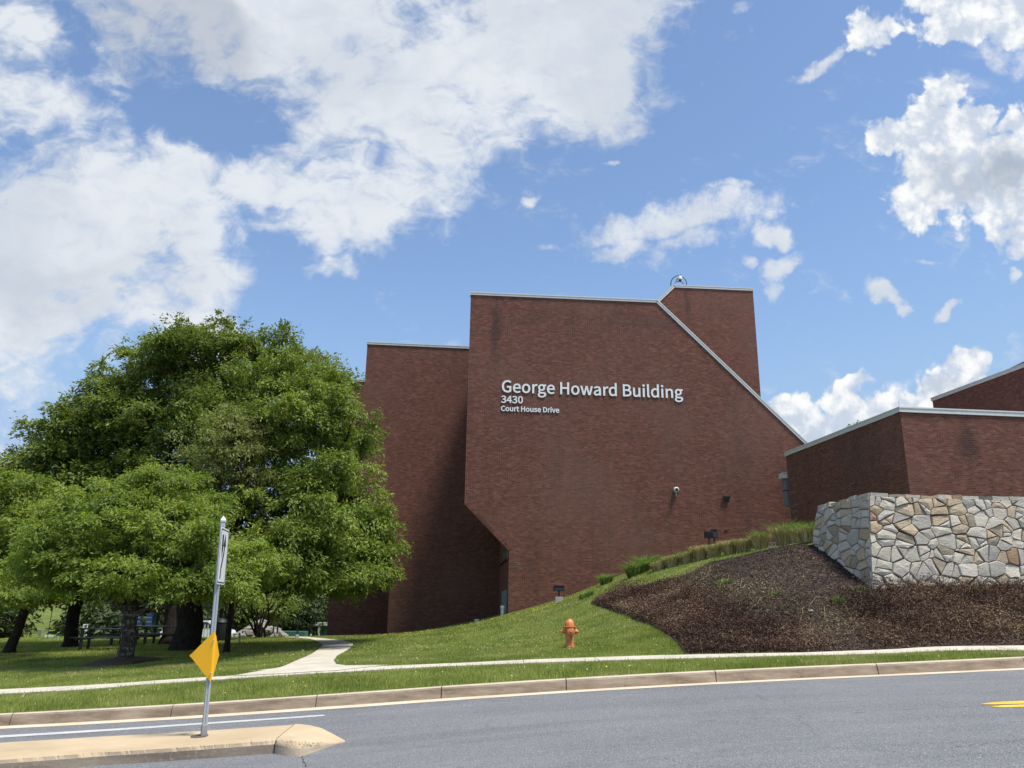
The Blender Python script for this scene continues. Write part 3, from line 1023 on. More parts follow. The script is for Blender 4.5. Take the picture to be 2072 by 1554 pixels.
def brick_cells(poly, z0=None):
    zmin = min(p[1] for p in poly); zmax = max(p[1] for p in poly)
    rows = []
    k0 = math.floor(zmin / BH); k1 = math.ceil(zmax / BH)
    for k in range(k0, k1):
        a, b = k * BH + .0045, (k + 1) * BH - .0045
        a_, b_ = max(a, zmin + 1e-4), min(b, zmax - 1e-4)
        if b_ - a_ < .02: continue
        ia, ib = xint(poly, a_), xint(poly, b_)
        if ia is None or ib is None: continue
        lo, hi = min(ia[0], ib[0]), max(ia[1], ib[1])
        s = np.arange(math.floor(lo / BL) - 1, math.ceil(hi / BL) + 1) * BL + (BL / 2 if k % 2 else 0)
        L, Rr = s + .0045, s + BL - .0045
        q = np.stack([np.clip(L, ia[0], ia[1]), np.clip(Rr, ia[0], ia[1]), np.clip(Rr, ib[0], ib[1]), np.clip(L, ib[0], ib[1])], 1)
        ok = ((q[:, 1] - q[:, 0]) + (q[:, 2] - q[:, 3]) > .05)
        q = q[ok]
        rows.append(np.column_stack([q, np.full(len(q), a_), np.full(len(q), b_)]))
    return np.concatenate(rows)


def brick_mesh(name, pl, cells, mat, base_out=0.0):
    n = len(cells)
    out = base_out + BD + rng.uniform(-.0005, .0005, n)
    S = cells[:, :4]; a, b = cells[:, 4], cells[:, 5]
    Zs = np.stack([a, a, b, b], 1)
    tilt = rng.normal(0, .0004, (n, 4))
    fr = np.stack([pl.xyz(S[:, i], Zs[:, i], 0) + np.column_stack([pl.n[0] * (out + tilt[:, i]), pl.n[1] * (out + tilt[:, i]), np.zeros(n)]) for i in range(4)], 1)
    bk = np.stack([pl.xyz(S[:, i], Zs[:, i], base_out - .004) for i in range(4)], 1)
    V = np.concatenate([fr, bk], 1).reshape(-1, 3)
    o = np.arange(n)[:, None] * 8
    F = np.concatenate([o + np.array([[0, 1, 2, 3]]), o + np.array([[1, 0, 4, 5]]), o + np.array([[3, 2, 6, 7]])])
    return np_mesh(name, V, F, mat)


def block(pl, poly, depth, name, parent, mats=(M_mortar, M_bwall, M_roof)):
    """the body of a wall: the outline given on the plane, run back by DEPTH"""
    m = MB()
    fr = [Vector(pl.xyz(s, z)) for s, z in poly]
    dv = Vector((-pl.n[0] * depth, -pl.n[1] * depth, 0))
    n = len(poly)
    m.use(mats[0]); m.add(fr, [tuple(range(n))])
    m.use(mats[1])
    m.add([p + dv for p in fr], [tuple(range(n - 1, -1, -1))])
    for i in range(n):
        j = (i + 1) % n
        up = abs(poly[i][1] - poly[j][1]) < .3 * abs(poly[i][0] - poly[j][0]) and poly[i][1] > 3
        m.use(mats[2] if up else mats[1])
        m.add([fr[i], fr[j], fr[j] + dv, fr[i] + dv], [(0, 1, 2, 3)])
    return adopt(m.build(name), parent)


def coping(pl, pts, parent, h=.2, w=.35, out=.05, name='coping', off=0.0):
    """a metal cap that follows the top edge"""
    for (s0, z0), (s1, z1) in zip(pts[:-1], pts[1:]):
        d = np.array([s1 - s0, z1 - z0]); L = np.linalg.norm(d); d /= L
        nn = np.array([-d[1], d[0]])
        if nn[1] < 0: nn = -nn
        e = .0
        m = MB()
        q = [np.array([s0, z0]) - d * e, np.array([s1, z1]) + d * e]
        a, b = q
        pr = [(a[0], a[1]), (b[0], b[1]), (b[0] - nn[0] * h, b[1] - nn[1] * h), (a[0] - nn[0] * h, a[1] - nn[1] * h)]
        pr = [(s + nn[0] * .03, z + nn[1] * .03) for s, z in pr]
        P = [Vector(pl.xyz(s, z, out + off)) for s, z in pr]
        m.prism(P, (-pl.n[0] * (w + out), -pl.n[1] * (w + out), 0))
        # folded lip along the upper edge
        pr2 = [(pr[0][0], pr[0][1]), (pr[1][0], pr[1][1]), (pr[1][0] - nn[0] * .05, pr[1][1] - nn[1] * .05), (pr[0][0] - nn[0] * .05, pr[0][1] - nn[1] * .05)]
        P = [Vector(pl.xyz(s, z, out + off + .018)) for s, z in pr2]
        m.prism(P, (-pl.n[0] * .017, -pl.n[1] * .017, 0))
        adopt(m.build(name, M_cope), parent)


def vclean(poly):
    return [(float(a), float(b)) for a, b in poly]


# --- main building: three stepped blocks and a tower
bld = empty('brick_building', tuple(at(1036, 1240, 39.5)), label='tall windowless dark red brick building carrying the white lettering, with pale roof edging', cat='building')
A_MAIN = R_(4.2)
pm = Plane(at(1030, 1142, 39.5), A_MAIN)
tl = pm.sz(953, 592); tr = pm.sz(1330, 608); sl = pm.sz(1632, 895.5); ch0 = pm.sz(940, 1020); ch1 = pm.sz(1030, 1115)
tr = (tr[0], tl[1]); zt = tl[1]
sL = (tl[0] + ch0[0]) / 2; sR = ch1[0]
slope = (sl[1] - tr[1]) / (sl[0] - tr[0])
s_end = sl[0] + 1.6; z_end = tr[1] + slope * (s_end - tr[0])
ZB = -4.0
mainpoly = vclean([(sR, ZB), (s_end, ZB), (s_end, z_end), tr, (sL, zt), (sL, ch0[1]), (sR, ch1[1])])
DEP = 7.6
block(pm, mainpoly, .34, 'wall', bld)
dl = 1.25; ksl = (ch0[1] - ch1[1]) / (sR - sL)
bodypoly = vclean([(sR, ZB), (s_end, ZB), (s_end, z_end - .02), (tr[0], tr[1] - .02), (sL + dl, zt - .02), (sL + dl, ch0[1]), (sR, ch1[1] + dl * ksl)])
pmb = Plane(np.array(pm.xyz(0, 0, -.345)), A_MAIN)
block(pmb, bodypoly, DEP + 5.6, 'wall', bld, mats=(M_bwall, M_bwall, M_roof))
cells = brick_cells(mainpoly)
adopt(tag(link('brick', brick_mesh('brick', pm, cells, M_brick)), kind='stuff'), bld)
coping(pm, [(sL - .03, zt), tr, (s_end, z_end)], bld, h=.165)
# soldier trim along the sloped underside and the lower corner
mb = MB()
n = 30
for i in range(n):
    t0, t1 = i / n + .004, (i + 1) / n - .004
    p0 = np.array([sL, ch0[1]]) * (1 - t0) + np.array([sR, ch1[1]]) * t0
    p1 = np.array([sL, ch0[1]]) * (1 - t1) + np.array([sR, ch1[1]]) * t1
    d = np.array([sR - sL, ch1[1] - ch0[1]]); d /= np.linalg.norm(d); nn = np.array([-d[1], d[0]])
    if nn[1] < 0: nn = -nn
    q = [p0, p1, p1 + nn * .19, p0 + nn * .19]
    mb.prism([Vector(pm.xyz(a[0], a[1], .02)) for a in q], (-pm.n[0] * .04, -pm.n[1] * .04, 0))
adopt(tag(mb.build('trim_brick', M_brick), kind='stuff'), bld)
# expansion joints
for pxj, pt, pb in ((1231, 612, 1185), (1036, 1117, 1238)):
    s = pm.sz(pxj, (pt + pb) / 2)[0]
    z0, z1 = pm.sz(pxj, pb)[1] - 1.0, min(pm.sz(pxj, pt)[1], zt - .2)
    m = MB(); m.box(pm.xyz(s, (z0 + z1) / 2, BD - .0), (.022, .012, z1 - z0), rot=pm.rot())
    adopt(m.build('expansion_joint', M_joint), bld)


def repair(pl, px, py, w, h, parent):
    s, z = pl.sz(px, py)
    s = round(s / BL) * BL; z = round(z / BH) * BH
    m = MB(); t = .018
    for (a, b, ww, hh) in ((s, z + h / 2, w + t, t), (s, z - h / 2, w + t, t), (s - w / 2, z, t, h - t), (s + w / 2, z, t, h - t)):
        m.box(pl.xyz(a, b, BD + .004), (ww, .008, hh), rot=pl.rot())
    adopt(m.build('mortar_repair', M_smortL), parent)


repair(pm, 1046.5, 1139.5, .22, .075, bld)
repair(pm, 1050, 1145.5, .04, .06, bld)

# left step: set back behind the main block
pw = Plane(at(1000, 1142, 47.3), R_(5.4))
w_tl = pw.sz(743.5, 692.5); w_tr = pw.sz(949, 703)
wz = (w_tl[1] + w_tr[1]) / 2 if False else w_tl[1]
wch1 = pw.sz(788, 1185); wch0 = pw.sz(716, 1080)
wR = pw.sz(1100, 1000)[0]
wpoly = vclean([(wch1[0], ZB - 2), (wR, ZB - 2), (wR, wz), (w_tl[0], wz), (w_tl[0], wch0[1]), (wch1[0], wch0[1] - (wch1[0] - w_tl[0]) * 1.05)])
block(pw, wpoly, 12, 'wall', bld)
wvis = vclean([(wch1[0], ZB), (pw.sz(1014, 1100)[0], ZB), (pw.sz(1014, 1100)[0], wz), (w_tl[0], wz), (w_tl[0], wch0[1]), wpoly[-1]])
adopt(tag(link('brick', brick_mesh('brick', pw, brick_cells(wvis), M_brick)), kind='stuff'), bld)
coping(pw, [(w_tl[0] - .03, wz), (wR, wz)], bld, h=.165)
# a course change near the top
zc = pw.sz(840, 726)[1]
m = MB(); m.box(pw.xyz((w_tl[0] + pw.sz(948, 726)[0]) / 2, zc, BD), (pw.sz(948, 726)[0] - w_tl[0], .006, .02), rot=pw.rot())
adopt(m.build('mortar_course', M_joint), bld)
# second step
pv = Plane(at(740, 1142, 53.5), R_(5.4))
v_t = pv.sz(715, 768)
vL = pv.sz(664, 1240)[0]
vR = pv.sz(810, 1100)[0]
vpoly = vclean([(vL, ZB - 2), (vR, ZB - 2), (vR, v_t[1]), (vL, v_t[1])])
block(pv, vpoly, 14, 'wall', bld)
adopt(tag(link('brick', brick_mesh('brick', pv, brick_cells(vclean([(vL, ZB + 1), (vR, ZB + 1), (vR, v_t[1]), (vL, v_t[1])])), M_brick)), kind='stuff'), bld)
coping(pv, [(vL - .03, v_t[1]), (vR, v_t[1])], bld, h=.165)
# tower
pt_ = Plane(at(1440, 700, 49.0), R_(4.2))
a0 = pt_.sz(1330, 609); a1 = pt_.sz(1363, 577.5); a2 = pt_.sz(1524, 584)
tz = a1[1]; rS = pt_.sz(1531, 690)[0]
k = (a1[1] - a0[1]) / (a1[0] - a0[0])
lowS = a0[0] - 3.0
tpoly = vclean([(lowS, ZB), (rS, ZB), (rS, tz), (a1[0], tz), (lowS, tz - k * (a1[0] - lowS))])
block(pt_, tpoly, 7, 'wall', bld)
zlo = pt_.sz(1540, 830)[1]
tv = vclean([(a0[0] - .8, zlo - 3.0), (rS, zlo - 3.0), (rS, tz), (a1[0], tz), (a0[0] - .8, tz - k * (a1[0] - a0[0] + .8))])
adopt(tag(link('brick', brick_mesh('brick', pt_, brick_cells(tv), M_brick)), kind='stuff'), bld)
coping(pt_, [(lowS, tz - k * (a1[0] - lowS)), (a1[0], tz), (rS + .03, tz)], bld, h=.18)


def rod(pl, px, py0, py1, parent, back=.2):
    s, z0 = pl.sz(px, py0); _, z1 = pl.sz(px, py1)
    m = MB(); p = pl.xyz(s, z0 - .1, -back); q = pl.xyz(s, z1, -back)
    m.tube([p, q], [.012, .006], 6)
    m.lathe([(.03, 0), (.03, .04), (.012, .06)], 8, tuple(pl.xyz(s, z0 - .12, -back)))
    adopt(m.build('lightning_rod', M_galv), parent)


rod(pm, 954.5, 592, 582, bld); rod(pt_, 1518, 583, 571, bld); rod(pm, 1148, 600, 594, bld)

# recessed side wall with its door, window and ledge
dS = pm.n * -1
p0 = np.array(pm.xyz(sR, 0))[:2]
ps = Plane(p0 + dS * DEP, math.atan2(-dS[1], -dS[0]))   # runs from the back to the front corner, facing left
sz_w = [ps.sz(1014, 1180)]
side = vclean([(0.02, ZB), (DEP - .002, ZB), (DEP - .002, ch1[1] - .02), (DEP - .36, ch1[1] - .02), (DEP - .36, ch1[1] + 1.2), (0.02, ch1[1] + 1.2)])
adopt(tag(link('brick', brick_mesh('brick', ps, brick_cells(side), M_brick)), kind='stuff'), bld)


def side_pt(px, py):
    s, z = ps.sz(px, py)
    return min(max(s, .1), DEP - .1), z


ds0, ds1 = side_pt(1016.5, 1215)[0], side_pt(1026, 1215)[0]
dz1 = side_pt(1022, 1195)[1]; dz0 = dz1 - 3.2
m = MB(); m.box(ps.xyz((ds0 + ds1) / 2, (dz0 + dz1) / 2, .03), (ds1 - ds0, .05, dz1 - dz0), rot=ps.rot())
door = adopt(m.build('door', M_door), bld)
m = MB()
m.box(ps.xyz(ds0 - .04, (dz0 + dz1) / 2, .045), (.08, .08, dz1 - dz0 + .1), rot=ps.rot())
m.box(ps.xyz(ds1 + .04, (dz0 + dz1) / 2, .045), (.08, .08, dz1 - dz0 + .1), rot=ps.rot())
m.box(ps.xyz((ds0 + ds1) / 2, dz1 + .03, .047), (ds1 - ds0, .08, .06), rot=ps.rot())
fo = m.build('door_frame', M_black); fo.parent = door; fo.matrix_parent_inverse = door.matrix_parent_inverse.copy()
fo.parent = bld
# ledge and window band above it
lz = side_pt(1020, 1136)[1]
ws0, ws1 = side_pt(1021, 1130)[0], DEP - .25
m = MB(); m.box(ps.xyz(DEP / 2, lz, .05), (DEP - .1, .10, .12), rot=ps.rot()); adopt(m.build('window_ledge', M_brick1), bld)
wh = ch1[1] - lz + .1
m = MB(); m.box(ps.xyz((ws0 + ws1) / 2, lz + .06 + wh / 2, .02), (ws1 - ws0, .03, wh), rot=ps.rot()); wn = adopt(m.build('window', M_glass), bld)
for u in np.linspace(ws0, ws1, 5):
    m = MB()
    m.box(ps.xyz(u, lz + .06 + wh / 2, .045), (.06, .05, wh), rot=ps.rot())
    adopt(m.build('window_mullion', M_grey), bld)

# --- low brick building on the right
low = empty('low_brick_building', tuple(at(1841, 1003, 29)), label='low flat-roofed brick building rising behind the stone retaining wall', cat='building')
cz = at(1820, 825, 29.0)
pf = Plane(cz, R_(5.7))
pl_ = Plane(cz, R_(5.7))
leftend = at(1590, 917, 38.1)
LL = float(np.linalg.norm(leftend[:2] - cz[:2]))
angl = math.atan2(cz[1] - leftend[1], cz[0] - leftend[0])
pls = Plane(leftend, angl)
zl = float(cz[2])
fpoly = vclean([(0, 0.0), (22, 0.0), (22, zl), (0, zl)])
lpoly = vclean([(0, 0.0), (LL, 0.0), (LL, zl), (0, zl)])
m = MB()
bk = np.array([-pls.d[0], -pls.d[1]])
foot = [cz[:2], pf.xyz(22, 0)[:2], pf.xyz(22, 0)[:2] - pf.n * 9.2, leftend[:2]]
m.use(M_mortar)
m.add([(*p, z) for z in (-.5, zl) for p in foot], [(0, 1, 5, 4), (3, 0, 4, 7)])
m.use(M_bwall); m.add([(*p, z) for z in (-.5, zl) for p in foot], [(1, 2, 6, 5), (2, 3, 7, 6)])
m.use(M_roof); m.add([(*p, zl - .05) for p in foot], [(0, 1, 2, 3)])
adopt(m.build('wall'), low)
c1 = brick_cells(vclean([(0, 1.9), (22, 1.9), (22, zl), (0, zl)]))
c2 = brick_cells(lpoly)
# the 300 bricks nearest the camera are single objects, the rest one mesh
ctr = pf.xyz(c1[:, :4].mean(1), c1[:, 4:].mean(1))
dd = np.linalg.norm(ctr - EYE, axis=1)
full = ((c1[:, 1] - c1[:, 0]) > .19) & ((c1[:, 2] - c1[:, 3]) > .19) & ((c1[:, 5] - c1[:, 4]) > .055) & (ctr[:, 2] > 4.7)
dd[~full] = 1e9
near = np.argsort(dd)[:300]
mask = np.ones(len(c1), bool); mask[near] = False
adopt(tag(link('brick', brick_mesh('brick', pf, c1[mask], M_brick)), kind='stuff'), low)
adopt(tag(link('brick', brick_mesh('brick', pls, c2, M_brick)), kind='stuff'), low)
m = MB(); m.box((0, 0, 0), (.194, .015, .0587))
bme = m.mesh('brick', M_brick1)
for i in near:
    o = link('brick', bme, None, tuple(pf.xyz(c1[i, :4].mean(), c1[i, 4:].mean(), BD - .0075 + rng.uniform(-.0008, .0008))), (rng.normal(0, .008), 0, R_(5.7) + rng.normal(0, .003)))
    adopt(o, low)
coping(pf, [(-.05, zl), (22, zl)], low, h=.20)
coping(pls, [(-.05, zl), (LL + .05, zl)], low, h=.20)
rod(pf, 1826, 824, 810, low)
for (x, y, w, h) in ((1601, 969, .5, .14), (1606, 982, .45, .14), (1606.5, 997, .6, .13), (1607, 1024, .8, .13), (1610, 1035, .6, .13), (1609, 1050, .4, .14), (1616, 1068, .5, .14)):
    repair(pls, x, y, w * .8, .07, low)
# a downspout box in the corner between the two buildings
ds = empty('downspout', tuple(at(1597, 1040, 38.6)), label='grey metal downspout box in the corner beside the low brick building', cat='downspout')
q = at(1594.5, 1005, 38.3); q2 = at(1591.5, 967, 38.3); q3 = at(1597.5, 1023, 38.3)
m = MB(); m.box(((q2[0] + q3[0]) / 2 + .02, 38.5, (q2[2] + q3[2]) / 2), (.30, .34, q2[2] - q3[2]), bev=.01)
adopt(m.build('duct', M_grey), ds)
m = MB(); hh = at(1589.5, 963, 38.3); m.box((q2[0] - .02, 38.46, hh[2]), (.46, .5, .24), bev=.012); m.box((q2[0] + .04, 38.42, hh[2] + .135), (.5, .5, .03))
adopt(m.build('hopper', M_cope), ds)
m = MB(); m.box(((q2[0] + q3[0]) / 2 + .02, 38.5, float(at(1594, 992, 38.3)[2])), (.33, .37, .035))
adopt(m.build('bracket', M_black), ds)
mt = at(1598, 1066, 38.6)
e = empty('meter_box', tuple(mt), label='small blue-grey meter box low in the corner between the brick walls', cat='meter')
m = MB(); m.box((mt[0] + .02, mt[1], mt[2]), (.13, .12, .30), bev=.01); adopt(m.build('housing', M_door), e)
m = MB(); m.tube([(mt[0] + .02, mt[1], mt[2] - .15), (mt[0] + .02, mt[1], mt[2] - 1.5)], .03, 8); adopt(m.build('conduit', M_galv), e)

# --- taller block far right, behind the low one
far = empty('far_brick_building', tuple(at(1900, 826, 44)), label='upper brick block with sloping pale roof edge behind the low brick building', cat='building')
fe = at(1886, 806, 44.0); fn = at(2072, 735, 37.3)
fang = math.atan2(fn[1] - fe[1], fn[0] - fe[0])
pfar = Plane(fe, fang)
FL = float(np.linalg.norm(fn[:2] - fe[:2])) + 7
zf_ = float(fe[2])
block(pfar, vclean([(0, 4), (FL, 4), (FL, zf_), (0, zf_)]), 14, 'wall', far)
adopt(tag(link('brick', brick_mesh('brick', pfar, brick_cells(vclean([(0, 8.0), (FL, 8.0), (FL, zf_), (0, zf_)])), M_brick)), kind='stuff'), far)
coping(pfar, [(-.05, zf_), (FL, zf_)], far, h=.20)
rod(pfar, 1896, 803, 794, far); rod(pfar, 1973, 774, 761, far)
ph = at(2046, 741, 39.3)
m = MB(); m.box((ph[0] + 2.3, ph[1] - 1.5, ph[2] - .42), (4.0, 6, 1.0), rz=0); adopt(m.build('rooftop_plant_room', M_bwall), far)

# ------------------------------------------------------------------ lettering on the main wall
font = None
try:
    import os
    fp = bpy.utils.system_resource('DATAFILES', path='fonts')
    for nme in ('Noto Sans CJK Regular.woff2',):
        f = os.path.join(fp, nme)
        if os.path.exists(f):
            font = bpy.data.fonts.load(f)
            break
except Exception:
    font = None
sign = empty('building_name_sign', tuple(pm.xyz(*pm.sz(1015, 796), .1)), label='white raised letters naming the building and its street address on brick', cat='sign')


def lettering(text, pL, pR, cap_px, weight, depth=.03, standoff=.010):
    """PL, PR: pixels of the lower left and lower right end of the line of text"""
    cu = bpy.data.curves.new('t', 'FONT')
    cu.body = text
    if font: cu.font = font
    cu.size = 1.0; cu.extrude = .5; cu.offset = weight; cu.resolution_u = 3
    to = bpy.data.objects.new('t', cu); COL.objects.link(to)
    bpy.context.view_layer.update()
    me = bpy.data.meshes.new_from_object(to.evaluated_get(bpy.context.evaluated_depsgraph_get()))
    bpy.data.objects.remove(to)
    V = np.empty(len(me.vertices) * 3); me.vertices.foreach_get('co', V); V = V.reshape(-1, 3)
    E = np.empty(len(me.edges) * 2, int); me.edges.foreach_get('vertices', E); E = E.reshape(-1, 2)
    par = np.arange(len(V))
    def root(i):
        while par[i] != i:
            par[i] = par[par[i]]; i = par[i]
        return i
    for a, b in E:
        ra, rb = root(a), root(b)
        if ra != rb: par[ra] = rb
    # front and back of one letter share the same outline: join islands whose x ranges overlap
    rt = np.array([root(i) for i in range(len(V))])
    isl = {}
    for r in np.unique(rt):
        k = rt == r
        isl[r] = [V[k, 0].min(), V[k, 0].max()]
    order = sorted(isl, key=lambda r: isl[r][0])
    groups = []
    for r in order:
        lo, hi = isl[r]
        if groups and lo < groups[-1][1] - .35 * min(hi - lo, groups[-1][1] - groups[-1][0]):
            groups[-1][1] = max(groups[-1][1], hi); groups[-1][2].add(r)
        else:
            groups.append([lo, hi, {r}])
    x0, x1 = V[:, 0].min(), V[:, 0].max()
    caps = [c for c in 'GHBCD3' if c in text]
    (sa, za), (sb, zb) = pm.sz(*pL), pm.sz(*pR)
    sx = (sb - sa) / (x1 - x0)
    H = pm.sz(pL[0], pL[1] - cap_px)[1] - za
    k = (V[:, 0] < x0 + .25)
    ymax = V[k, 1].max(); ymin = 0.0
    sz_ = H / (ymax - ymin)
    faces = [tuple(p.vertices) for p in me.polygons]
    frt = rt[[f[0] for f in faces]]
    for lo, hi, rs_ in groups:
        fs = [f for f, r in zip(faces, frt) if r in rs_]
        idx = sorted({i for f in fs for i in f}); mp = {j: i for i, j in enumerate(idx)}
        P = V[idx]
        s = sa + (P[:, 0] - x0) * sx
        z = za + P[:, 1] * sz_
        out = BD + standoff + (P[:, 2] + .5) * depth
        W3 = np.stack([pm.P[0] + pm.d[0] * s + pm.n[0] * out, pm.P[1] + pm.d[1] * s + pm.n[1] * out, z], 1)
        lm = bpy.data.meshes.new('letter')
        lm.from_pydata([tuple(p) for p in W3], [], [tuple(mp[i] for i in f) for f in fs])
        lm.materials.append(M_letter); lm.materials.append(M_letside)
        lm.update()
        for p in lm.polygons:
            nn = p.normal
            fr_ = abs(nn.x * pm.n[0] + nn.y * pm.n[1])
            p.material_index = 0 if fr_ > .5 else 1
        adopt(link('letter', lm), sign)


lettering('George Howard Building', (1015, 793.5), (1382, 806.5), 24.5, .006)
lettering('3430', (1013.5, 815), (1058, 816.5), 14.5, .008)
lettering('Court House Drive', (1013.5, 831.5), (1131.5, 835.5), 10.5, .010)

# ------------------------------------------------------------------ small things on the walls and the roof
s, z = pm.sz(1367.5, 991.5)
cm = empty('dome_camera', tuple(pm.xyz(s, z, .1)), label='small white security camera dome fixed to the main brick wall', cat='camera')
rt_ = Matrix(((pm.d[0], 0, -pm.n[0]), (pm.d[1], 0, -pm.n[1]), (0, 1, 0)))
rt_ = Matrix(((pm.d[0], 0, pm.n[0]), (pm.d[1], 0, pm.n[1]), (0, 1, 0)))
m = MB(); m.lathe([(.13, 0), (.14, .05), (.13, .14), (.10, .18), (.085, .185)], 20, tuple(pm.xyz(s, z, .01)), rt_); adopt(m.build('housing', M_white, smooth=True), cm)
m = MB(); m.lathe([(.084, .15), (.084, .19), (.06, .235), (.02, .25)], 16, tuple(pm.xyz(s, z, .01)), rt_); adopt(m.build('dome', M_black, smooth=True), cm)
m = MB(); m.box(pm.xyz(s, z - .22, .03), (.035, .03, .22), rot=pm.rot()); adopt(m.build('conduit', M_pale), cm)
s, z = pm.sz(1470, 1007)
wl = empty('wall_lamp', tuple(pm.xyz(s, z, .1)), label='small dark hooded lamp on the main brick wall right of the security camera', cat='lamp')
m = MB(); m.prism([Vector(pm.xyz(s + a, z + b, .02)) for a, b in ((-.20, .07), (.20, .07), (.17, .0), (-.17, .0))], tuple(pm.xyz(0, 0, .13) - pm.xyz(0, 0, 0)))
adopt(m.build('hood', M_black), wl)
m = MB(); m.box(pm.xyz(s, z - .07, .07), (.2, .11, .14), rot=pm.rot(), bev=.01); adopt(m.build('lamp_body', M_black), wl)
s, z = pm.sz(1469, 1073.5)
m = MB(); m.box(pm.xyz(s, z, .02), (.16, .03, .035), rot=pm.rot()); adopt(m.build('weep_vent', M_hole), bld)

# armillary-like ring fitting on the tower roof
s, z = pt_.sz(1373, 576)
rf = empty('rooftop_ring_fitting', tuple(pt_.xyz(s, z, -.8)), label='dark curved pipes and a pale dome fitting on the tower roof', cat='roof fitting')


ptb = Plane(pt_.xyz(0, 0, -.5), R_(4.2))


def tp(px, py, back=0):
    return ptb.xyz(*ptb.sz(px, py), 0)


def arc(pts, r, name):
    m = MB(); P = [tp(*p) for p in pts]
    # smooth
    Q = []
    for i in range(len(P) - 1):
        for t in np.linspace(0, 1, 6)[:-1]:
            a = P[max(i - 1, 0)]; b = P[i]; c = P[i + 1]; d = P[min(i + 2, len(P) - 1)]
            Q.append(.5 * ((2 * b) + (-a + c) * t + (2 * a - 5 * b + 4 * c - d) * t * t + (-a + 3 * b - 3 * c + d) * t ** 3))
    Q.append(P[-1])
    m.tube(Q, r, 8); adopt(m.build(name, M_black, smooth=True), rf)


arc([(1357.4, 578), (1357.5, 572), (1359.5, 566), (1364, 561), (1370, 558), (1375, 557.3), (1377, 556)], .03, 'curved_pipe')
arc([(1378.5, 560.6), (1383, 562.4), (1386.5, 566), (1388.5, 570.5), (1389.5, 578)], .026, 'curved_pipe')
arc([(1366, 571.5), (1368.5, 570.5), (1374, 569.4), (1379, 570.5), (1383, 575)], .024, 'curved_pipe')
arc([(1368.8, 571), (1369, 566.5), (1371.5, 562.8), (1375, 560)], .022, 'curved_pipe')
c = tp(1376, 566)
m = MB(); m.lathe([(.17, 0), (.17, .05), (.13, .18), (.06, .28), (.02, .30)], 16, (c[0], c[1], c[2])); adopt(m.build('dome_cover', M_pale, smooth=True), rf)
m = MB(); m.lathe([(.03, -.16), (.09, -.10), (.10, 0)], 14, (c[0], c[1], c[2] - .002)); adopt(m.build('lens', M_black, smooth=True), rf)
m = MB(); m.tube([tuple(c + np.array([0, 0, .29])), tuple(tp(1375.6, 558))], .012, 6); adopt(m.build('hanger', M_black), rf)

# ------------------------------------------------------------------ stone retaining wall
sw = empty('stone_retaining_wall', tuple(WC), label='battered retaining wall of pale irregular fieldstone above the mulch bank', cat='wall')
T0 = at(1760.5, 1004.5, 22.55); Tz = T0[2]
T1 = at(1655, 1028, 25.35); T1[2] = Tz - .02
ang_r = R_(5.7)
B0 = at(1766, 1195, 22.33)
LEN_R = 11.0
T2 = T0 + np.array([math.cos(ang_r), math.sin(ang_r), 0]) * LEN_R
B2 = B0 + np.array([math.cos(ang_r), math.sin(ang_r), 0]) * LEN_R + np.array([0, 0, 0])
B1 = at(1647, 1094, 25.5)
DZ = .9
def down(T, B):
    d = (B - T); t = (B[2] - DZ - T[2]) / d[2]
    return T + d * t
zb = min(B0[2], B1[2]) - .7
def to_z(T, B, z):
    d = B - T
    return T + d * ((z - T[2]) / d[2])
B0e, B2e = to_z(T0, B0, zb), to_z(T2, np.array([B2[0], B2[1], B0[2]]), zb)
B1e = to_z(T1, B1, zb)


def clip_half(poly, p, n):
    out = []
    for i in range(len(poly)):
        a, b = poly[i], poly[(i + 1) % len(poly)]
        da, db = (a - p) @ n, (b - p) @ n
        if da <= 0: out.append(a)
        if (da < 0 < db) or (db < 0 < da):
            out.append(a + (b - a) * (da / (da - db)))
    return out


def shrink(poly, g):
    P = [np.array(p) for p in poly]
    n = len(P)
    area = sum(P[i][0] * P[(i + 1) % n][1] - P[(i + 1) % n][0] * P[i][1] for i in range(n))
    if area < 0: P = P[::-1]
    out = list(P)
    for i in range(n):
        a, b = P[i], P[(i + 1) % n]
        e = b - a; L = np.linalg.norm(e)
        if L < 1e-6: continue
        nn = np.array([e[1], -e[0]]) / L
        out = clip_half(out, a - nn * g, nn)
        if len(out) < 3: return []
    return out


def poly_area(P):
    return .5 * abs(sum(P[i][0] * P[(i + 1) % len(P)][1] - P[(i + 1) % len(P)][0] * P[i][1] for i in range(len(P))))


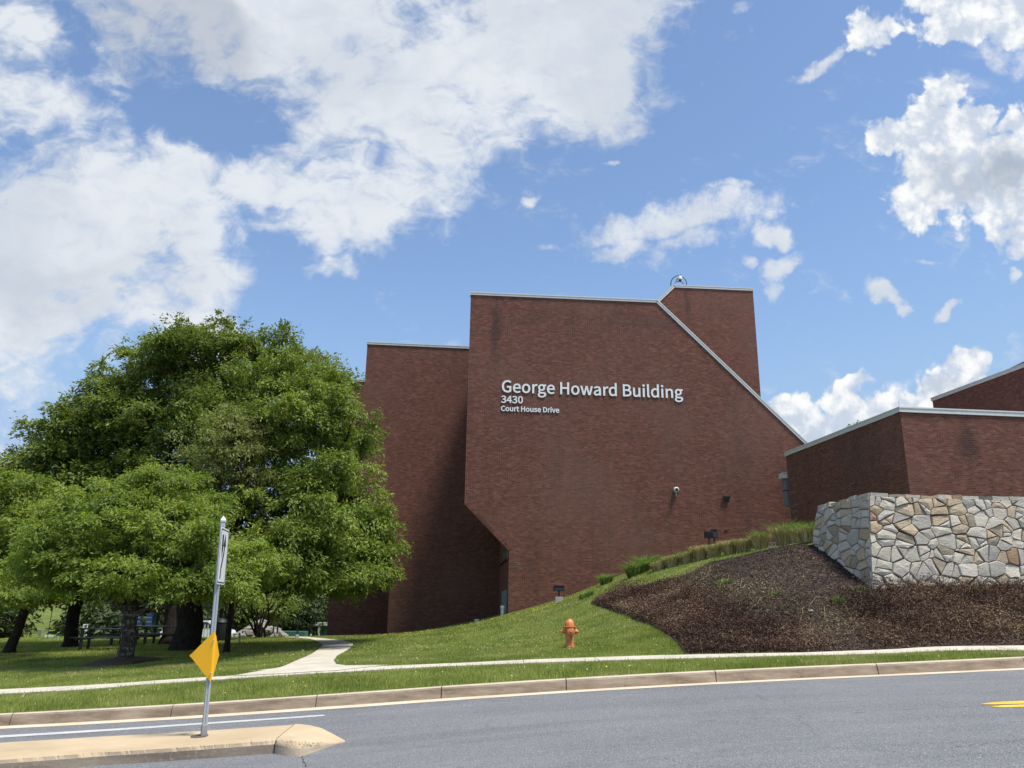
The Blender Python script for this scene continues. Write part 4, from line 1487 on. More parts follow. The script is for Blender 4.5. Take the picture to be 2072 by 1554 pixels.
def stone_cells(Wd, Hh, seedn):
    """irregular fieldstone: cells of a weighted mosaic, the big ones split again along skewed joints"""
    r = np.random.default_rng(seedn)
    seeds = []
    z = -.1
    while z < Hh + .1:
        h = r.uniform(.18, .45)
        x = -r.uniform(0, .4)
        while x < Wd + .1:
            w = r.uniform(.21, .66) * (1.15 if h < .26 else .9)
            seeds.append((x + w / 2 + r.normal(0, .05), z + h / 2 + r.normal(0, .075), w * h))
            x += w
        z += h
    S = np.array(seeds)
    A = np.array([1.0, 1.30])
    Q = S[:, :2] * A
    wt_ = S[:, 2] * .55
    cells = []
    lim = [np.array(p) * A for p in ((0, 0), (Wd, 0), (Wd, Hh), (0, Hh))]
    for i, q in enumerate(Q):
        poly = lim
        d = np.linalg.norm(Q - q, axis=1)
        for j in np.argsort(d)[1:22]:
            t = .5 + (wt_[i] - wt_[j]) / (2 * d[j] ** 2)
            poly = clip_half(poly, q + (Q[j] - q) * min(max(t, .12), .9), (Q[j] - q) / d[j])
            if len(poly) < 3: break
        if len(poly) < 3: continue
        poly = [p / A for p in poly]
        parts_ = [poly]
        ar = poly_area(poly)
        if ar > .13 and r.random() < .5 or ar > .24:
            c = np.mean(poly, 0)
            ext = np.ptp(np.array(poly), axis=0)
            a = r.normal(0, .35) + (math.pi / 2 if ext[0] > ext[1] * r.uniform(.9, 1.7) else 0)
            n_ = np.array([-math.sin(a), math.cos(a)])
            c = c + n_ * r.normal(0, .04)
            parts_ = [clip_half(poly, c, n_), clip_half(poly, c, -n_)]
            if r.random() < .3 and len(parts_[0]) > 3:
                b = a + math.pi / 2 + r.normal(0, .3); n2 = np.array([-math.sin(b), math.cos(b)])
                c2 = np.mean(parts_[0], 0)
                parts_ = [parts_[1], clip_half(parts_[0], c2, n2), clip_half(parts_[0], c2, -n2)]
        for poly_ in parts_:
            if len(poly_) < 3: continue
            pp = []
            for p in poly_:
                if not pp or np.linalg.norm(p - pp[-1]) > .05: pp.append(p)
            if len(pp) > 3 and np.linalg.norm(pp[0] - pp[-1]) < .05: pp.pop()
            if len(pp) < 3: continue
            c = shrink(pp, r.uniform(.006, .013))
            if len(c) >= 3 and poly_area(c) > .004: cells.append(np.array(c))
    return cells


far_stones = ([], [])


def wall_face(Ta, Tb, Ba, Bb, seedn, mort, ext0=0.0, ext1=0.0):
    """Ta/Tb top left and right, Ba/Bb bottom left and right (as seen)"""
    Wd = float(np.linalg.norm((Tb - Ta)[:2])); Hh = float(np.linalg.norm(Ta - Ba))
    def mp(u, v):
        u = (u / Wd) * (1 + (ext0 + ext1) / Wd) - ext0 / Wd; v = v / Hh
        return (Ta * (1 - u) + Tb * u) * v + (Ba * (1 - u) + Bb * u) * (1 - v)
    nrm = np.cross(Tb - Ta, Ta - Ba); nrm /= np.linalg.norm(nrm)
    if nrm @ (EYE - Ta) < 0: nrm = -nrm
    for P in stone_cells(Wd, Hh, seedn):
        n = len(P)
        c = P.mean(0)
        out = .045 + rng.uniform(-.014, .018)
        # subdivide the outline and rough it up a little
        Q = []
        for i in range(n):
            a, b = P[i], P[(i + 1) % n]
            k = 2 if np.linalg.norm(b - a) > .14 else 1
            for j in range(k):
                q = a + (b - a) * j / k
                if j: q = q + rng.normal(0, .006, 2)
                Q.append(q)
        Q = np.array(Q); n = len(Q)
        if rng.random() < .08: Q = c + (Q - c) * .97
        cr = c + (Q - c) * (.9 if n > 6 else .88)
        O3 = np.array([mp(*q) for q in Q]) ; C3 = mp(*c)
        tx, ty = rng.normal(0, .055, 2)
        V = []
        for q, p3 in zip(Q, O3): V.append(p3 - nrm * .02)
        for q, p3 in zip(Q, O3): V.append(p3 + nrm * (out - .022 + rng.uniform(-.005, .004)))
        for q in cr:
            lift = (q[0] - c[0]) * tx + (q[1] - c[1]) * ty
            V.append(mp(*q) + nrm * (out + lift + rng.uniform(-.005, .005)))
        V.append(C3 + nrm * (out + rng.uniform(-.004, .028)))
        V = np.array(V)
        org = C3
        F = []
        for i in range(n):
            j = (i + 1) % n
            F.append((i, j, n + j, n + i)); F.append((n + i, n + j, 2 * n + j, 2 * n + i)); F.append((2 * n + i, 2 * n + j, 3 * n))
        if ext0 and c[0] > 4.85:
            o_ = len(far_stones[0])
            far_stones[0].extend([tuple(p) for p in V]); far_stones[1].extend([tuple(i_ + o_ for i_ in f_) for f_ in F])
            continue
        me = bpy.data.meshes.new('stone')
        me.from_pydata([tuple(p - org) for p in V], [], F)
        me.materials.append(M_stone)
        adopt(link('stone', me, None, tuple(org)), sw)
    return Wd, Hh


wall_face(T0, T2, B0e, B2e, 11, M_smort, .045, 0)
wall_face(T1, T0, B1e, B0e, 23, M_smortL, 0, .0)
me = bpy.data.meshes.new('stone')
me.from_pydata(far_stones[0], [], far_stones[1])


def f_stone_far(N, b, t):
    r = geo(N, 'Random Per Island')
    c = N.ramp(r, [(0, (.48, .47, .43)), (.3, (.42, .42, .41)), (.5, (.55, .53, .48)), (.7, (.48, .41, .31)), (.85, (.36, .27, .18)), (.92, (.52, .51, .48))], 'CONSTANT')
    setc(N, b, N.mix(N.maprange(N.noise(geo(N, 'Position'), 26, 5, .7), .48, .72), c, (.22, .22, .21)))


me.materials.append(material('wall_stone_far', f_stone_far, rough=.85, spec=.3))
adopt(tag(link('stone', me), kind='stuff'), sw)
# cap stones, laid in pale mortar
TH_ = .55
inn = np.array([math.sin(ang_r) * -1, math.cos(ang_r), 0]) * TH_
ldir = (T0 - T1); ldir /= np.linalg.norm(ldir)
inl = np.array([-ldir[1], ldir[0], 0]); 
if inl[0] < 0: inl = -inl
inl = inl * TH_
def cap_row(A, B, inw, seedn):
    r = np.random.default_rng(seedn)
    L = float(np.linalg.norm(B - A)); d = (B - A) / L
    x = 0
    iu = inw / np.linalg.norm(inw)
    while x < L - .05:
        w = min(r.uniform(.28, .62), L - x)
        h = r.uniform(.05, .10)
        m = MB()
        a = A + d * (x + .012) - iu * r.uniform(.0, .035); b = A + d * (x + w - .012) - iu * r.uniform(.0, .035)
        mid = (a + b) / 2 - iu * r.uniform(0, .02)
        e = iu * (TH_ * .98)
        z0 = np.array([0, 0, -.02]); hz = np.array([0, 0, h])
        ring = [a, mid, b, b + e, a + e]
        V = [p + z0 for p in ring] + [p + hz + np.array([0, 0, r.normal(0, .008)]) for p in ring]
        n = 5
        org = (a + b) / 2
        V = [v - org for v in V]
        F = [(4, 3, 2, 1, 0), (5, 6, 7, 8, 9)] + [(i, (i + 1) % n, n + (i + 1) % n, n + i) for i in range(n)]
        me = bpy.data.meshes.new('cap_stone'); me.from_pydata([tuple(v) for v in V], [], F); me.materials.append(M_stone)
        adopt(link('cap_stone', me, None, tuple(org)), sw)
        x += w
up_ = np.array([0, 0, .02])
cap_row(T0 + up_, T2 + up_, inn, 5); cap_row(T1 + up_, T0 + up_ - ldir * .02, inl, 6)
m = MB(); m.use(M_smort)
m.add([T0, T2, B2e, B0e, T0 + inn, T2 + inn, B2e + inn * 1.5, B0e + inn * 1.5], [(0, 1, 2, 3), (4, 7, 6, 5), (0, 4, 5, 1), (1, 5, 6, 2)])
m.use(M_smortL)
m.add([T1, T0, B0e, B1e, T1 + inl, T0 + inl, B0e + inl * 1.5, B1e + inl * 1.5], [(0, 1, 2, 3), (4, 7, 6, 5), (0, 4, 5, 1), (0, 3, 7, 4)])
adopt(m.build('mortar_core'), sw)

# ------------------------------------------------------------------ road markings, island
def road_strip(name, pts0, pts1, off, mat, n=24, lab=None):
    A = np.array([hit(*p, roadz, 6, 20) for p in pts0]); B = np.array([hit(*p, roadz, 6, 20) for p in pts1])
    A2 = np.stack([np.interp(np.linspace(0, 1, n), np.linspace(0, 1, len(A)), A[:, i]) for i in (0, 1)], 1)
    B2 = np.stack([np.interp(np.linspace(0, 1, n), np.linspace(0, 1, len(B)), B[:, i]) for i in (0, 1)], 1)
    o = link(name, drape_strip(name, A2, B2, roadz, off, mat, 2))
    return tag(o, kind='structure')


road_strip('lane_line', [(-200, 1505), (0, 1493.2), (400, 1467), (640, 1450.6), (656, 1449.2)], [(-200, 1500.5), (0, 1488.8), (400, 1463.5), (640, 1447.6), (656, 1446.8)], .005, M_white_paint)
road_strip('centre_line', [(1985, 1425.8), (2010, 1426.2), (2072, 1424.5), (2300, 1413)], [(1985, 1425.2), (2010, 1421.5), (2072, 1418.5), (2300, 1407)], .005, M_yel_paint)
road_strip('centre_line', [(2006, 1430.5), (2030, 1432.2), (2072, 1431), (2300, 1420)], [(2006, 1430.2), (2030, 1427.6), (2072, 1426.2), (2300, 1415)], .005, M_yel_paint)


def crack(pts, w, seedn):
    r = np.random.default_rng(seedn)
    A = np.array([hit(*p, roadz, 6, 20) for p in pts])
    n = 90
    u = np.linspace(0, 1, n)
    P = np.stack([np.interp(u, np.linspace(0, 1, len(A)), A[:, i]) for i in (0, 1)], 1)
    P += np.cumsum(r.normal(0, .0035, (n, 2)), 0)
    ww = np.clip(w * (r.uniform(.1, 1.0, n)) * (.6 + .6 * np.sin(u * 37)), .0008, None)
    d = np.gradient(P, axis=0); d /= np.linalg.norm(d, axis=1)[:, None]
    nn = np.stack([-d[:, 1], d[:, 0]], 1)
    tag(link('road_crack', drape_strip('road_crack', P - nn * ww[:, None], P + nn * ww[:, None], roadz, .0045, M_hole, 2)), kind='structure')


crack([(1402, 1461), (1700, 1445), (1985, 1427.5)], .009, 1)
crack([(1930, 1512), (2000, 1504), (2072, 1496)], .007, 2)
crack([(611, 1524), (614, 1535), (618, 1554)], .011, 3)
crack([(1530, 1405), (1545, 1411), (1560, 1420)], .005, 4)

IH = .15
isl_z = lambda X, Y: roadz(X, Y) + IH
bk_px = [(-900, 1560), (-400, 1527), (0, 1501.5), (200, 1489), (400, 1478), (500, 1471), (596, 1464.5)]
ft_px = [(-900, 1600), (-400, 1562), (0, 1536), (200, 1521.5), (400, 1508.5), (500, 1501), (556, 1497)]
bkI = np.array([hit(*p, isl_z, 8, 16) for p in bk_px]); ftI = np.array([hit(*p, isl_z, 8, 16) for p in ft_px])
island = empty('traffic_island', tuple(ftI[3]), label='narrow raised concrete traffic island with a worn pointed nose beside the lane line', cat='island')


def island_body(A, B, parent, name):
    """top between back A and front B, sides down to the road"""
    n = 260
    A2 = np.stack([np.interp(np.linspace(0, 1, n), np.linspace(0, 1, len(A)), A[:, i]) for i in (0, 1)], 1)
    B2 = np.stack([np.interp(np.linspace(0, 1, n), np.linspace(0, 1, len(B)), B[:, i]) for i in (0, 1)], 1)
    rows = []
    r = np.random.default_rng(4)
    chip = np.clip(np.convolve(r.normal(0, .02, n), np.ones(5) / 3.2, 'same') - .004, 0, .03)
    d = (B2 - A2); d /= np.linalg.norm(d, axis=1)[:, None]
    prof = [(-.01, -.1, 0), (0, .10, 0), (.03, .142, 0), (.07, .15, 0)]
    for (i_, h, _) in prof: rows.append(np.column_stack([A2 + d * i_, roadz(*(A2 + d * i_).T) + h]))
    for t in np.linspace(.15, .85, 5):
        Q = A2 * (1 - t) + B2 * t
        rows.append(np.column_stack([Q, roadz(*Q.T) + .152 + .006 * math.sin(t * 3.14)]))
    for (i_, h, _) in [(.07, .15, 0), (.028, .138, 0), (.0, .10, 0), (-.012, -.1, 0)]:
        Q = B2 - d * (i_ + (chip[:, None] if h > .12 else 0))
        rows.append(np.column_stack([Q, roadz(*Q.T) + h]))
    V = np.array(rows); k, mth = V.shape[:2]
    F = [(i * mth + j, i * mth + j + 1, (i + 1) * mth + j + 1, (i + 1) * mth + j) for i in range(k - 1) for j in range(mth - 1)]
    F.append(tuple(i * mth + mth - 1 for i in range(k))); F.append(tuple(i * mth for i in range(k - 1, -1, -1)))
    me = bpy.data.meshes.new(name); me.from_pydata([tuple(p) for p in V.reshape(-1, 3)], [], F); me.materials.append(M_isl)
    adopt(link(name, me), parent)


def f_island(N, b, t):
    P = N.coord('Object')
    nz = t.nodes.new('ShaderNodeSeparateXYZ'); t.links.new(geo(N, 'True Normal'), nz.inputs[0])
    n1 = N.noise(N.mapping(P, scale=(.6, 1, 4)), 1.2, 6, .65); n2 = N.noise(P, 26, 5, .7); n3 = N.noise(P, 4, 5, .6)
    top = N.ramp(n1, [(.3, (.37, .285, .18)), (.55, (.45, .355, .23)), (.75, (.51, .41, .28))])
    top = N.mix(N.math('MULTIPLY', N.maprange(n3, .55, .75), .5), top, (.40, .31, .21))
    top = N.mix(N.math('MULTIPLY', N.maprange(n2, .58, .75), .35), top, (.28, .22, .16))
    face = N.ramp(n1, [(.3, (.18, .145, .11)), (.5, (.28, .23, .175)), (.72, (.39, .32, .25))])
    face = N.mix(N.maprange(n2, .5, .72), face, (.36, .31, .26))
    setc(N, b, N.mix(N.maprange(nz.outputs[2], .45, .85), face, top))
    bump(N, b, n2, .4, .01)


M_isl = material('island_concrete', f_island, rough=.9, spec=.25)
island_body(bkI, ftI, island, 'island_slab')
# the nose: runs down to road level at its tip
npx_b = [(598, 1464.5), (625, 1467), (650, 1473), (672, 1484), (690, 1494), (698, 1499)]
npx_f = [(558, 1497), (585, 1501), (615, 1504), (645, 1503.5), (675, 1501.5), (698, 1500)]
hs_ = [IH, IH * .93, IH * .8, IH * .52, IH * .22, .012]
nb, nf = [], []
for p, h in zip(npx_b, hs_): nb.append(hit(*p, lambda X, Y: roadz(X, Y) + h, 8, 16))
for p, h in zip(npx_f, hs_): nf.append(hit(*p, lambda X, Y: roadz(X, Y) + h, 8, 16))
nb, nf = np.array(nb), np.array(nf)
rows = []
rows.append(np.column_stack([nb[:, 0], nb[:, 1] + .01, roadz(nb[:, 0], nb[:, 1]) - .08]))
rows.append(nb)
for t in (.33, .66): rows.append(nb * (1 - t) + nf * t + np.array([0, 0, .006]))
rows.append(nf)
ff = nf.copy(); ff[:, 1] -= .05 * np.array([.1, 1.2, 2, 1.6, 1, 0]); ff[:, 2] = roadz(ff[:, 0], ff[:, 1]) + np.array(hs_) * .62
rows.append(ff)
f2 = ff.copy(); f2[:, 1] -= np.array([.02, .06, .10, .08, .05, .01]); f2[:, 2] = roadz(f2[:, 0], f2[:, 1]) - .08
rows.append(f2)
V = np.array(rows); k_, m_ = V.shape[:2]
F = [(i * m_ + j, i * m_ + j + 1, (i + 1) * m_ + j + 1, (i + 1) * m_ + j) for i in range(k_ - 1) for j in range(m_ - 1)]
F.append(tuple(i * m_ for i in range(k_ - 1, -1, -1))); F.append(tuple(i * m_ + m_ - 1 for i in range(k_)))
me = bpy.data.meshes.new('island_nose'); me.from_pydata([tuple(p) for p in V.reshape(-1, 3)], [], F); me.materials.append(M_isl)
me.polygons.foreach_set('use_smooth', [True] * len(me.polygons)); me.set_sharp_from_angle(angle=R_(65))
adopt(link('island_nose', me), island)
M_agg = material('aggregate', f_concrete((.30, .25, .18), (.42, .36, .27), (.5, .44, .34), .3), rough=.9)
# exposed aggregate where the nose's edge has broken away: small stones in the break
m = MB(); r = np.random.default_rng(8)
for i in range(260):
    u = r.uniform(0, 3.2); j = int(u); t = u - j
    a = ff[j] * (1 - t) + ff[j + 1] * t; b = nf[j] * (1 - t) + nf[j + 1] * t
    w = r.uniform(.1, 1.15)
    p = a * (1 - w) + b * w + np.array([0, 0, .002])
    s = r.uniform(.003, .008)
    o = Vector(p)
    q = [Vector(r.normal(0, s, 3)) + o for _ in range(4)]
    m.add(q, [(0, 1, 2), (0, 2, 3), (0, 3, 1), (1, 3, 2)])
adopt(tag(m.build('exposed_aggregate', M_agg), kind='stuff'), island)

# ------------------------------------------------------------------ sign post on the island
base = hit(412, 1490, lambda X, Y: roadz(X, Y) + IH, 8, 16)
post_Y = base[1]
top = at(449.5, 1057, post_Y); top[1] = base[1] + .03
post = empty('sign_post', tuple(base), label='leaning perforated steel post on the traffic island', cat='post')
ax = Vector(top - base); Lp = ax.length; az_ = ax.normalized()
# the post is turned so that one perforated side meets the camera
tocam = Vector((EYE[0] - base[0], EYE[1] - base[1], 0)).normalized()
yaw = math.atan2(tocam.y, tocam.x) + math.pi / 2 + R_(9)
xax = Vector((math.cos(yaw), math.sin(yaw), 0)); xax = (xax - az_ * xax.dot(az_)).normalized()
yax = az_.cross(xax)
PR_ = Matrix((xax, yax, az_)).transposed()     # columns: sideways, away from the camera, along the post
PW = .060
m = MB(); m.box(tuple(Vector(base) + az_ * (Lp / 2 - .05)), (PW, PW, Lp + .1), rot=PR_, bev=.006)
adopt(m.build('tube', M_galv), post)
m = MB(); hp = m
for i in range(int(Lp / .0254) - 3):
    h = .06 + i * .0254
    for s_ in (-1, 1):
        c = Vector(base) + az_ * h + yax * (PW / 2 + .0006) * s_
        ring = [c + (xax * math.cos(w) + az_ * math.sin(w)) * .0065 for w in np.linspace(0, 2 * math.pi, 7)[:-1]]
        hp.add(ring, [tuple(range(6))])
        c = Vector(base) + az_ * h + xax * (PW / 2 + .0006) * s_
        ring = [c + (yax * math.cos(w) + az_ * math.sin(w)) * .0065 for w in np.linspace(0, 2 * math.pi, 7)[:-1]]
        hp.add(ring, [tuple(range(6))])
adopt(tag(hp.build('perforation', M_hole), kind='stuff'), post)
m = MB(); c = Vector(base) + az_ * Lp
m.lathe([(.048, 0), (.05, .03), (.04, .045), (.006, .082)], 4, tuple(c), PR_ @ Matrix.Rotation(R_(45), 3, 'Z')); adopt(m.build('post_cap', M_galv), post)
m = MB(); m.box(tuple(Vector(base) + az_ * .06), (PW + .012, PW + .012, .16), rot=PR_, bev=.005)
m.tube([tuple(Vector(base) + az_ * .09 - xax * .075), tuple(Vector(base) + az_ * .09 + xax * .075)], .006, 6)
adopt(m.build('anchor_sleeve', material('rusty_steel', f_metal((.30, .31, .32), .15, .9), rough=.6, metal=.2)), post)
m = MB(); m.lathe([(.16, .003), (.15, .010), (.05, .012)], 14, tuple(base)); adopt(m.build('base_patch', M_dkbrown), post)  # flat dark brown disc round the foot of the post

# bent yellow diamond
dz_t, dz_b = at(437, 1276, post_Y), at(428.5, 1379, post_Y)
dia = empty('diamond_marker', tuple((dz_t + dz_b) / 2), label='bent yellow diamond marker plate on the leaning steel post', cat='marker')
hd = float(dz_t[2] - dz_b[2]) / 2
cc_ = Vector((dz_t + dz_b) / 2) + Vector((0, -.05, 0))
u_l = Vector((-1, .10, 0)); u_l.normalize()
u_r = Vector((-.17, 1.0, 0)); u_r.normalize()
tocam3 = Vector(EYE) - cc_; tocam3.normalize()
va = Vector(dz_t - dz_b).normalized()


def diamond_pt(a, b):
    """a: -1..1 left to right, b: -1..1 bottom to top; the right half is bent away from the camera"""
    if a < .0:
        off = u_l * (-a * hd * 1.0)
    else:
        t = a
        off = Vector((.05, .02, 0)) * min(t / .2, 1) * hd + u_r * max(t - .1, 0) * hd * 1.0 + Vector((.06, 0, 0)) * t * hd
    return cc_ + va * (b * hd) + off


V, F = [], []
nseg = 14
cols = []
for i in range(-nseg, nseg + 1):
    a = i / nseg
    w = max(1 - abs(a), .035)
    if abs(a) > .96: w = .03
    cols.append([diamond_pt(a * .985, b * w) for b in (-1, -.5, 0, .5, 1)])
th = tuple(Vector((0.0, .0025, 0)))
for c in cols: V += c
nC_ = len(cols)
for k_i, c in enumerate(cols): V += [p + (Vector((.0004, .003, 0)) if k_i < nC_ // 2 - 1 else Vector((-.003, .002, 0))) for p in c]
for i in range(nC_ - 1):
    for j in range(4):
        q = (i * 5 + j, i * 5 + j + 1, (i + 1) * 5 + j + 1, (i + 1) * 5 + j)
        F.append(q); F.append(tuple(x + nC_ * 5 for x in reversed(q)))
me = bpy.data.meshes.new('marker_plate'); me.from_pydata([tuple(p) for p in V], [], F); me.materials.append(M_yellow); me.materials.append(M_galv)
for i, p in enumerate(me.polygons): p.material_index = i % 2; p.use_smooth = True
adopt(link('marker_plate', me), dia)
m = MB()
for b in (.62, -.66):
    c = cc_ + va * (b * hd) + Vector((.0, -.006, 0))
    m.lathe([(.012, 0), (.012, .006), (.006, .010)], 8, tuple(c), Matrix.Rotation(R_(90), 3, 'X'))
adopt(m.build('bolt', M_galv), dia)

# keep-right plate, seen almost edge-on
kz_t = at(449, 1064, post_Y)[2]; kz_b = at(446, 1187, post_Y)[2]
kp = empty('keep_right_sign', tuple(top), label='white arrow sign at the top of the leaning post, seen almost edge-on', cat='road sign')
kc = Vector(base) + az_ * ((kz_t + kz_b) / 2 - base[2]) + xax * (PW / 2 + .012)
vd = Vector((kc.x - EYE[0], kc.y - EYE[1], 0)).normalized()
side_ = Vector((vd.y, -vd.x, 0))
kd = (vd * .975 + side_ * .185).normalized()
kn = Vector((kd.y, -kd.x, 0))
if kn.dot(tocam) < 0: kn = -kn
KWd, KHt = .56, float(kz_t - kz_b) * .93
kup = az_


def kpt(a, b, o=0.0):
    return kc + kd * (a * KWd / 2) + kup * (b * KHt / 2) + kn * o


def kpoly(name, pts, mat, o, th=.0015):
    m = MB(); m.prism([kpt(a, b, o) for a, b in pts], tuple(kn * -th)); return adopt(m.build(name, mat), kp)


cr = .12
rr = [(x * (1 - cr * (1 - math.cos(t))), y * (1 - cr * .8 * (1 - math.sin(t)))) for (x, y, ts) in ((1, 1, (1.2, .4)), (1, -1, (.4, 1.2)), (-1, -1, (1.2, .4)), (-1, 1, (.4, 1.2))) for t in (R_(80 if ts[0] > 1 else 10), R_(45), R_(10 if ts[0] > 1 else 80))]
rr = []
for (sx, sy) in ((1, 1), (1, -1), (-1, -1), (-1, 1)):
    tt = [R_(75), R_(45), R_(15)] if sx * sy > 0 else [R_(15), R_(45), R_(75)]
    for t in tt: rr.append((sx * (1 - .14 + .14 * math.cos(t)), sy * (1 - .11 + .11 * math.sin(t))))
kpoly('plate', rr, M_white, 0.0, .003)
rim = [(a * .93, b * .95) for a, b in rr]; rim2 = [(a * .88, b * .915) for a, b in rr]
n = len(rim); m = MB()
for i in range(n):
    j = (i + 1) % n
    m.prism([kpt(*rim[i], .0022), kpt(*rim[j], .0022), kpt(*rim2[j], .0022), kpt(*rim2[i], .0022)], tuple(kn * -.0015))
adopt(m.build('border', M_black), kp)
kpoly('wedge_symbol', [(-.55, .72), (-.25, .78), (-.18, .3), (-.34, -.1), (-.5, .2)], M_black, .0022)
sh = [(-.45, -.8), (-.25, -.8), (-.22, -.45), (.18, .05), (.26, .35), (.45, .35), (.14, .8), (-.16, .35), (.04, .35), (-.02, .12), (-.40, -.38)]
kpoly('arrow_symbol', sh, M_black, .0024)

# ------------------------------------------------------------------ fire hydrant
hb = onland(1153, 1313, 16, 30)
hy = empty('fire_hydrant', tuple(hb), R_(3), label='orange fire hydrant with rusty flange standing on the lawn', cat='fire hydrant')
HS = 1.0
def hyd(mb, name, mat=M_orange): 
    o = mb.build(name, mat, smooth=True); o.parent = hy; return o
m = MB(); m.lathe([(.135, -.05), (.135, .0), (.16, .005), (.165, .012), (.165, .05), (.155, .058), (.118, .062)], 28); 
for k in range(8):
    w = k * math.pi / 4 + .2
    m.lathe([(.014, 0), (.014, .022), (.008, .026)], 6, (math.cos(w) * .14, math.sin(w) * .14, .055))
hyd(m, 'base_flange', M_orange2)
m = MB(); m.lathe([(.118, .06), (.112, .09), (.108, .2), (.112, .34), (.116, .44), (.112, .49), (.12, .50), (.12, .515), (.10, .52)], 28); hyd(m, 'barrel')
m = MB(); m.lathe([(.165, .518), (.17, .524), (.17, .545), (.155, .548), (.15, .535)], 28)
m.lathe([(.148, .50), (.152, .51), (.152, .520), (.14, .522)], 28)
for k in range(8):
    w = k * math.pi / 4
    m.lathe([(.012, 0), (.012, .018)], 6, (math.cos(w) * .147, math.sin(w) * .147, .546))
hyd(m, 'bonnet_flange')
m = MB(); m.lathe([(.12, .545), (.116, .60), (.104, .65), (.082, .69), (.052, .714), (.045, .722), (.044, .74), (.03, .745)], 28)
for k in range(10):
    w = k * math.pi / 5
    m.tube([(math.cos(w) * .118, math.sin(w) * .118, .56), (math.cos(w) * .106, math.sin(w) * .106, .65), (math.cos(w) * .055, math.sin(w) * .055, .712)], .006, 5)
hyd(m, 'bonnet')
m = MB(); m.lathe([(.022, .742), (.024, .748), (.022, .785), (.016, .79)], 5); hyd(m, 'operating_nut', M_orange2)
for sgn in (-1, 1):
    rot = Matrix.Rotation(R_(90) * sgn, 3, 'Y')
    m = MB(); m.lathe([(.056, .08), (.056, .13), (.062, .135), (.062, .15), (.05, .155)], 18, (0, 0, .425), rot)
    n1 = hyd(m, 'side_nozzle')
    m = MB(); m.lathe([(.058, .152), (.056, .175), (.042, .205), (.02, .222), (.014, .245), (.006, .247)], 12, (0, 0, .425), rot)
    c = m.build('nozzle_cap', M_orange, smooth=True); c.parent = n1
rot = Matrix.Rotation(R_(90), 3, 'X')
m = MB(); m.lathe([(.092, .07), (.092, .13), (.10, .135), (.10, .15), (.085, .16)], 24, (.012, 0, .42), rot); pn = hyd(m, 'pumper_nozzle')
m = MB(); m.lathe([(.082, .158), (.08, .172), (.05, .180), (.024, .182), (.022, .21), (.012, .215)], 20, (.012, 0, .42), rot); c = m.build('nozzle_cap', M_orange, smooth=True); c.parent = pn
m = MB(); m.tube([(.012, -.19, .34), (.02, -.14, .30), (.016, -.125, .24), (.02, -.12, .16), (.014, -.118, .10)], .005, 5); hyd(m, 'chain', M_orange2)
hy.scale = (.97, .97, .97)

# ------------------------------------------------------------------ floodlights and other things by the walls
def floodlight(px, py, Y, w_px, tilt, label, facing=0.0, base_h=.28, post_h=.35, head=(1.0, .45), conc=True, name='floodlight'):
    p = at(px, py, Y); z = ground(p[0], p[1])
    e = empty(name, (p[0], p[1], z), facing, label=label, cat='floodlight', group='floodlights set in the grass by the building')
    Wd = w_px / FPX * (Y * .965)
    def P(mb, nm, mat):
        o = mb.build(nm, mat); o.parent = e; return o
    if conc:
        m = MB(); m.box((0, 0, base_h / 2 - .1), (Wd * .72, Wd * .6, base_h + .2), bev=.015); P(m, 'concrete_base', M_block)
    else: base_h = 0
    m = MB(); m.box((0, 0, base_h + post_h / 2), (.07, .07, post_h)); P(m, 'post', M_black)
    Rm = Matrix.Rotation(tilt, 3, 'X')
    hz = base_h + post_h + Wd * head[1] / 2
    m = MB(); m.box((0, 0, hz), (Wd, Wd * .34, Wd * head[1]), rot=Rm, bev=.02)
    m.box((0, 0, hz + Wd * head[1] / 2 + .01), (Wd * 1.02, Wd * .4, .03), rot=Rm)
    P(m, 'lamp_housing', M_black)
    m = MB(); c = Vector((0, 0, hz)) + Rm @ Vector((0, Wd * .172, 0)); m.box(tuple(c), (Wd * .9, .006, Wd * head[1] * .8), rot=Rm); P(m, 'lens', M_glass)
    m = MB(); 
    for s_ in (-1, 1): m.box((s_ * (Wd / 2 + .012), 0, hz - Wd * head[1] * .2), (.016, .05, Wd * head[1] * .9))
    P(m, 'bracket', M_black)
    return e


floodlight(1131, 1220, 37.0, 21.5, R_(-4), 'black floodlight on a short post and pale concrete block at the crest of the lawn', base_h=.24, post_h=.26)
f2 = floodlight(1435, 1100, 35.5, 17, R_(8), 'wider black floodlight half hidden behind the ornamental grasses', base_h=.1, post_h=.62, conc=True, head=(1, .8))
f3 = floodlight(1446, 1100, 35.9, 13, R_(-6), 'narrower black floodlight standing close behind the wider one', base_h=.1, post_h=.60, conc=True, head=(1, 1.25))
for (lab, px, py, Y, w, tl_) in (('dark tilted floodlight on concrete beside the bend of the path', 600.5, 1294, 36, 11, 40), ('small tilted floodlight in front of the green cabin', 629, 1285, 47, 6, 42), ('dark tilted floodlight with pale top beside the many-stemmed shrub', 560, 1291, 40, 7, 40), ('dark tilted floodlight partly behind the shrub stems', 551.5, 1291, 41, 6, 38)):
    e = floodlight(px, py, Y, w, R_(0), lab, facing=R_(-70), base_h=.18, post_h=.45, head=(1.2, .55))
    for ch in [c for c in COL.objects if c.parent is e and c.name.startswith(('lamp_housing', 'lens'))]:
        ch.rotation_euler = (R_(tl_) * .8, 0, 0)
        ch.location = (0, .45, .05)
